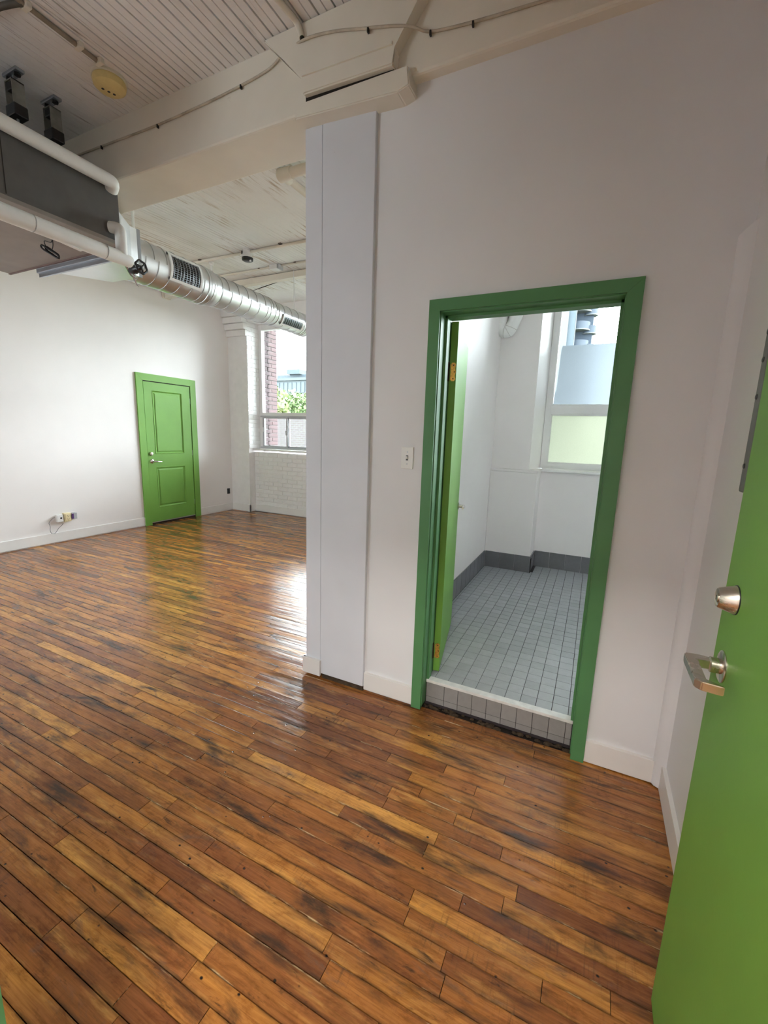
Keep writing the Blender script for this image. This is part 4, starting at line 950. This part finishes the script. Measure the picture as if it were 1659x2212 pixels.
# ------------------------------------------------------------------ wall fittings
sw = thing('light_switch', (-0.867, YP, 1.325), 'white toggle light switch plate beside the green bathroom casing', 'light switch')
obj('plate', box(-0.901, -0.834, YP-0.006, YP, 1.325, 1.436, bev=0.0022), PLASTW, sw)
obj('slot', box(-0.873, -0.861, YP-0.0068, YP-0.004, 1.368, 1.394), BLACKP, sw)
obj('toggle', prism([(YP-0.005, 1.374), (YP-0.018, 1.383), (YP-0.017, 1.390), (YP-0.005, 1.390)], 'x', -0.8715, -0.8625), PLASTW, sw)
for z in (1.350, 1.411): obj('screw', lathe([(0.0035, 0), (0.003, 0.0012), (0, 0.0014)], (-0.867, YP-0.006, z), (0, -1, 0), 10), GALVD, sw)
def LW(px, py): return un(px, py, x=XL)
ou = thing('socket_box', (XL, 3.01, 0.31), 'small white surface box low on the smooth wall', 'socket', 'fittings low on the smooth wall')
obj('box_body', box(XL, XL+0.045, 2.985, 3.055, 0.268, 0.36, bev=0.004), PLASTW, ou); obj('jack', box(XL+0.044, XL+0.047, 3.018, 3.038, 0.308, 0.326), BLACKP, ou)
o2 = thing('wall_socket', (XL, 3.10, 0.31), 'beige power socket low on the smooth wall between two boxes', 'socket', 'fittings low on the smooth wall')
obj('box_body', box(XL, XL+0.05, 3.065, 3.145, 0.262, 0.372, bev=0.004), PLASTB, o2)
face = obj('face', box(XL+0.05, XL+0.054, 3.078, 3.135, 0.275, 0.36, bev=0.002), PLASTB, o2)
for z in (0.296, 0.340):
    for dy in (-0.010, 0.008): obj('slot', box(XL+0.0535, XL+0.055, 3.107+dy, 3.110+dy, z-0.007, z+0.007), BLACKP, face)
    obj('slot', lathe([(0.004, 0), (0.004, 0.001), (0, 0.001)], (XL+0.054, 3.107, z-0.013), (1, 0, 0), 8), BLACKP, face)
o3 = thing('clear_cover_box', (XL, 3.18, 0.32), 'clear plastic cover box with a purple insert low on the smooth wall', 'box', 'fittings low on the smooth wall')
obj('cover', box(XL, XL+0.055, 3.152, 3.215, 0.282, 0.365, bev=0.005), CLEARP, o3); obj('insert', box(XL+0.0552, XL+0.058, 3.150, 3.172, 0.29, 0.355), plain('purple_insert', (0.09, 0.03, 0.16), 0.5), o3)
ocb = thing('loop_cable', (XL+0.03, 3.0, 0.2), 'thin grey cable looping below the low wall socket', 'cable')
def LC(px, py): return un(80+px/13.825, 1080+py/13.82, x=XL+0.03)
obj('cable_run', tube(spline([LC(530, 525), LC(440, 590), LC(360, 690), LC(395, 800), LC(395, 910), LC(440, 1000), LC(530, 1000), LC(600, 920), LC(650, 840), LC(740, 760), LC(785, 690)]), 0.0030, 6), GREYW, ocb, 1.2)
bk = thing('black_socket', (XL, 5.876, 0.36), 'small black socket on the smooth wall near the window corner', 'socket')
obj('cover_plate', box(XL, XL+0.010, 5.845, 5.905, 0.312, 0.412, bev=0.003), BLACKP, bk); obj('socket_face', box(XL+0.010, XL+0.013, 5.858, 5.892, 0.33, 0.395, bev=0.002), BLACKP, bk)

# ------------------------------------------------------------------ outside
ex = struct('wall_exterior', box(WX0-0.6, WX0+0.035, YWIN+0.205, YWIN+0.42, 0.9, 3.5), MORTAR, 'red brick outer jamb beside the tall window')
for r in range(34):
    z0 = 1.0+r*BH
    segs = [(YWIN+0.05, YWIN+0.15), (YWIN+0.158, YWIN+0.42)] if r % 2 else [(YWIN+0.05, YWIN+0.26), (YWIN+0.268, YWIN+0.42)]
    for a, b_ in segs: brick(ex, WX0+0.02, WX0+0.045, a, b_, z0, z0+BH-0.009, BRICKR)
struct('ground', box(-160, 120, 8, 200, -4.4, -4.2), GRASS, 'green ground outside below the windows')
nw = thing('brick_boundary', (-11, 13, -4.2), 'tall pale red brick wall outside the tall window', 'wall')
obj('brick_face', box(-17.5, -6.2, 13.0, 13.4, -4.2, 2.02), EXTBRICK, nw); obj('coping', box(-17.6, -6.1, 12.93, 13.46, 2.02, 2.12, bev=0.02), BLDG, nw)
def far_building():
    o = thing('office_building', (-57, 72, -4.2), 'pale office building with a grid of windows beyond the trees', 'building')
    obj('facade', box(-75, -40, 72, 90, -4.2, 11.7), BLDG, o)
    obj('roof_block', box(-61.5, -51.8, 74, 88, 11.7, 12.8), BLDGB, o); obj('roof_block', box(-58.2, -55, 73, 88, 12.8, 13.7), BLDGB, o)
    obj('cornice', box(-75, -40, 71.6, 72.1, 11.4, 11.9), BLDG, o)
    for k in range(-17, 17):
        for z0, z1 in ((9.1, 11.0), (6.5, 8.3), (3.9, 5.7)):
            x = -57.5+k*1.05
            obj('window', box(x-0.36, x+0.36, 71.9, 72.05, z0, z1), BWIN, o)
    for z in (8.7, 6.1): obj('string_course', box(-75, -40, 71.85, 72.02, z-0.1, z+0.1), BLDG, o)
    return o
far_building()
def tree(x, y, z, rx, rz, label, m_, seed, n=2600):
    rnd = random.Random(seed)
    t = thing('tree', (x, y, -4.2), label, 'tree', 'trees beyond the brick wall')
    obj('trunk', tube([(x, y, -4.2), (x+0.1, y, z-rz*0.6), (x+0.05, y, z)], [0.28, 0.2, 0.1], 8), BARK, t)
    for k in range(6):
        a = rnd.uniform(0, 2*PI); obj('branch', tube([(x, y, z-rz*rnd.uniform(.2, .7)), (x+math.cos(a)*rx*0.7, y+math.sin(a)*rx*0.7, z+rz*rnd.uniform(0, .5))], [0.09, 0.03], 6), BARK, t)
    cl_ = [(rnd.gauss(0, .45)*rx, rnd.gauss(0, .45)*rx, rnd.gauss(0.0, .42)*rz, rnd.uniform(.35, .6)*rx) for _ in range(16)]
    V, F = [], []
    for i in range(n):
        c = rnd.choice(cl_); d = Vector((rnd.gauss(0, 1), rnd.gauss(0, 1), rnd.gauss(0, 1))).normalized()*c[3]*rnd.uniform(.6, 1)
        p = Vector((c[0], c[1], c[2]))+d; u = Vector((rnd.gauss(0, 1), rnd.gauss(0, 1), rnd.gauss(0, 1))).normalized(); v = u.orthogonal().normalized(); s_ = rnd.uniform(.12, .26)
        q = Vector((x, y, z))+p; b0 = len(V)
        V += [q+u*s_, q+v*s_*0.6, q-u*s_, q-v*s_*0.6]; F.append((b0, b0+1, b0+2, b0+3))
    me = bpy.data.meshes.new('foliage'); me.from_pydata([v-Vector((x, y, -4.2)) for v in V], [], F); me.materials.append(m_)
    fo = bpy.data.objects.new('foliage', me); col.objects.link(fo); fo.parent = t; fo['kind'] = 'stuff'
tree(-24.3, 29.0, 2.3, 1.7, 1.7, 'yellow green tree at the brick jamb side of the tall window view', LEAFB, 1)
tree(-28.0, 37.0, 3.2, 2.2, 2.2, 'rounded green tree in the middle of the tall window view', LEAFA, 2)
tree(-32.6, 45.0, 2.8, 2.3, 2.3, 'green tree beside the column in the tall window view', LEAFB, 3)
tree(-17.5, 29.0, 2.6, 2.0, 2.0, 'green tree mostly behind the column', LEAFA, 4)
tree(2.5, 17.5, -0.6, 2.2, 2.2, 'broad green tree behind the frosted lower pane', LEAFB, 5, 2200)
tw = thing('balcony_tower', (-2.2, 46, -4.2), 'blue grey tower with curved balconies beyond the bathroom window', 'building')
obj('tower_core', box(-2.95, -1.45, 46.2, 52, -4.2, 24), TOWER, tw)
for k in range(-2, 9):
    z = 8.2+k*1.62
    bm = bmesh.new(); lathe([(1.15, 0), (1.15, 0.10), (0, 0.10)], (-2.75, 46.2, z), (0, 0, 1), 40, bm)
    bl = obj('balcony', bm, TOWERE, tw)
    obj('balcony_rail', lathe([(1.08, 0.10), (1.08, 0.75), (1.04, 0.75), (1.04, 0.10)], (-2.75, 46.2, z), (0, 0, 1), 40), TOWER, bl, 0.6)
    bm = lathe([(0.62, 0), (0.62, 0.08), (0, 0.08)], (-1.72, 46.4, z-0.25), (0, 0, 1), 30); obj('balcony', bm, TOWERE, tw)
    obj('balcony_rail', lathe([(0.58, 0.08), (0.58, 0.7), (0.55, 0.7), (0.55, 0.08)], (-1.72, 46.4, z-0.25), (0, 0, 1), 30), TOWER, tw, 0.6)
pf = thing('pale_facade', (-3.7, 44, -4.2), 'pale plain facade next to the balcony tower', 'building')
obj('facade_wall', box(-7.0, -3.45, 44.0, 44.95, -4.2, 24), paint('facade_white', (0.036, 0.041, 0.043), 0.8, 0.05, 0.5), pf); obj('facade_wing', box(-3.45, -2.88, 44.3, 44.95, -4.2, 24), paint('facade_blue', (0.020, 0.029, 0.036), 0.8, 0.05, 0.5), pf)
obj('downpipe', tube([(-2.86, 44.45, -4.2), (-2.86, 44.45, 24)], 0.06, 8), TOWERE, pf)
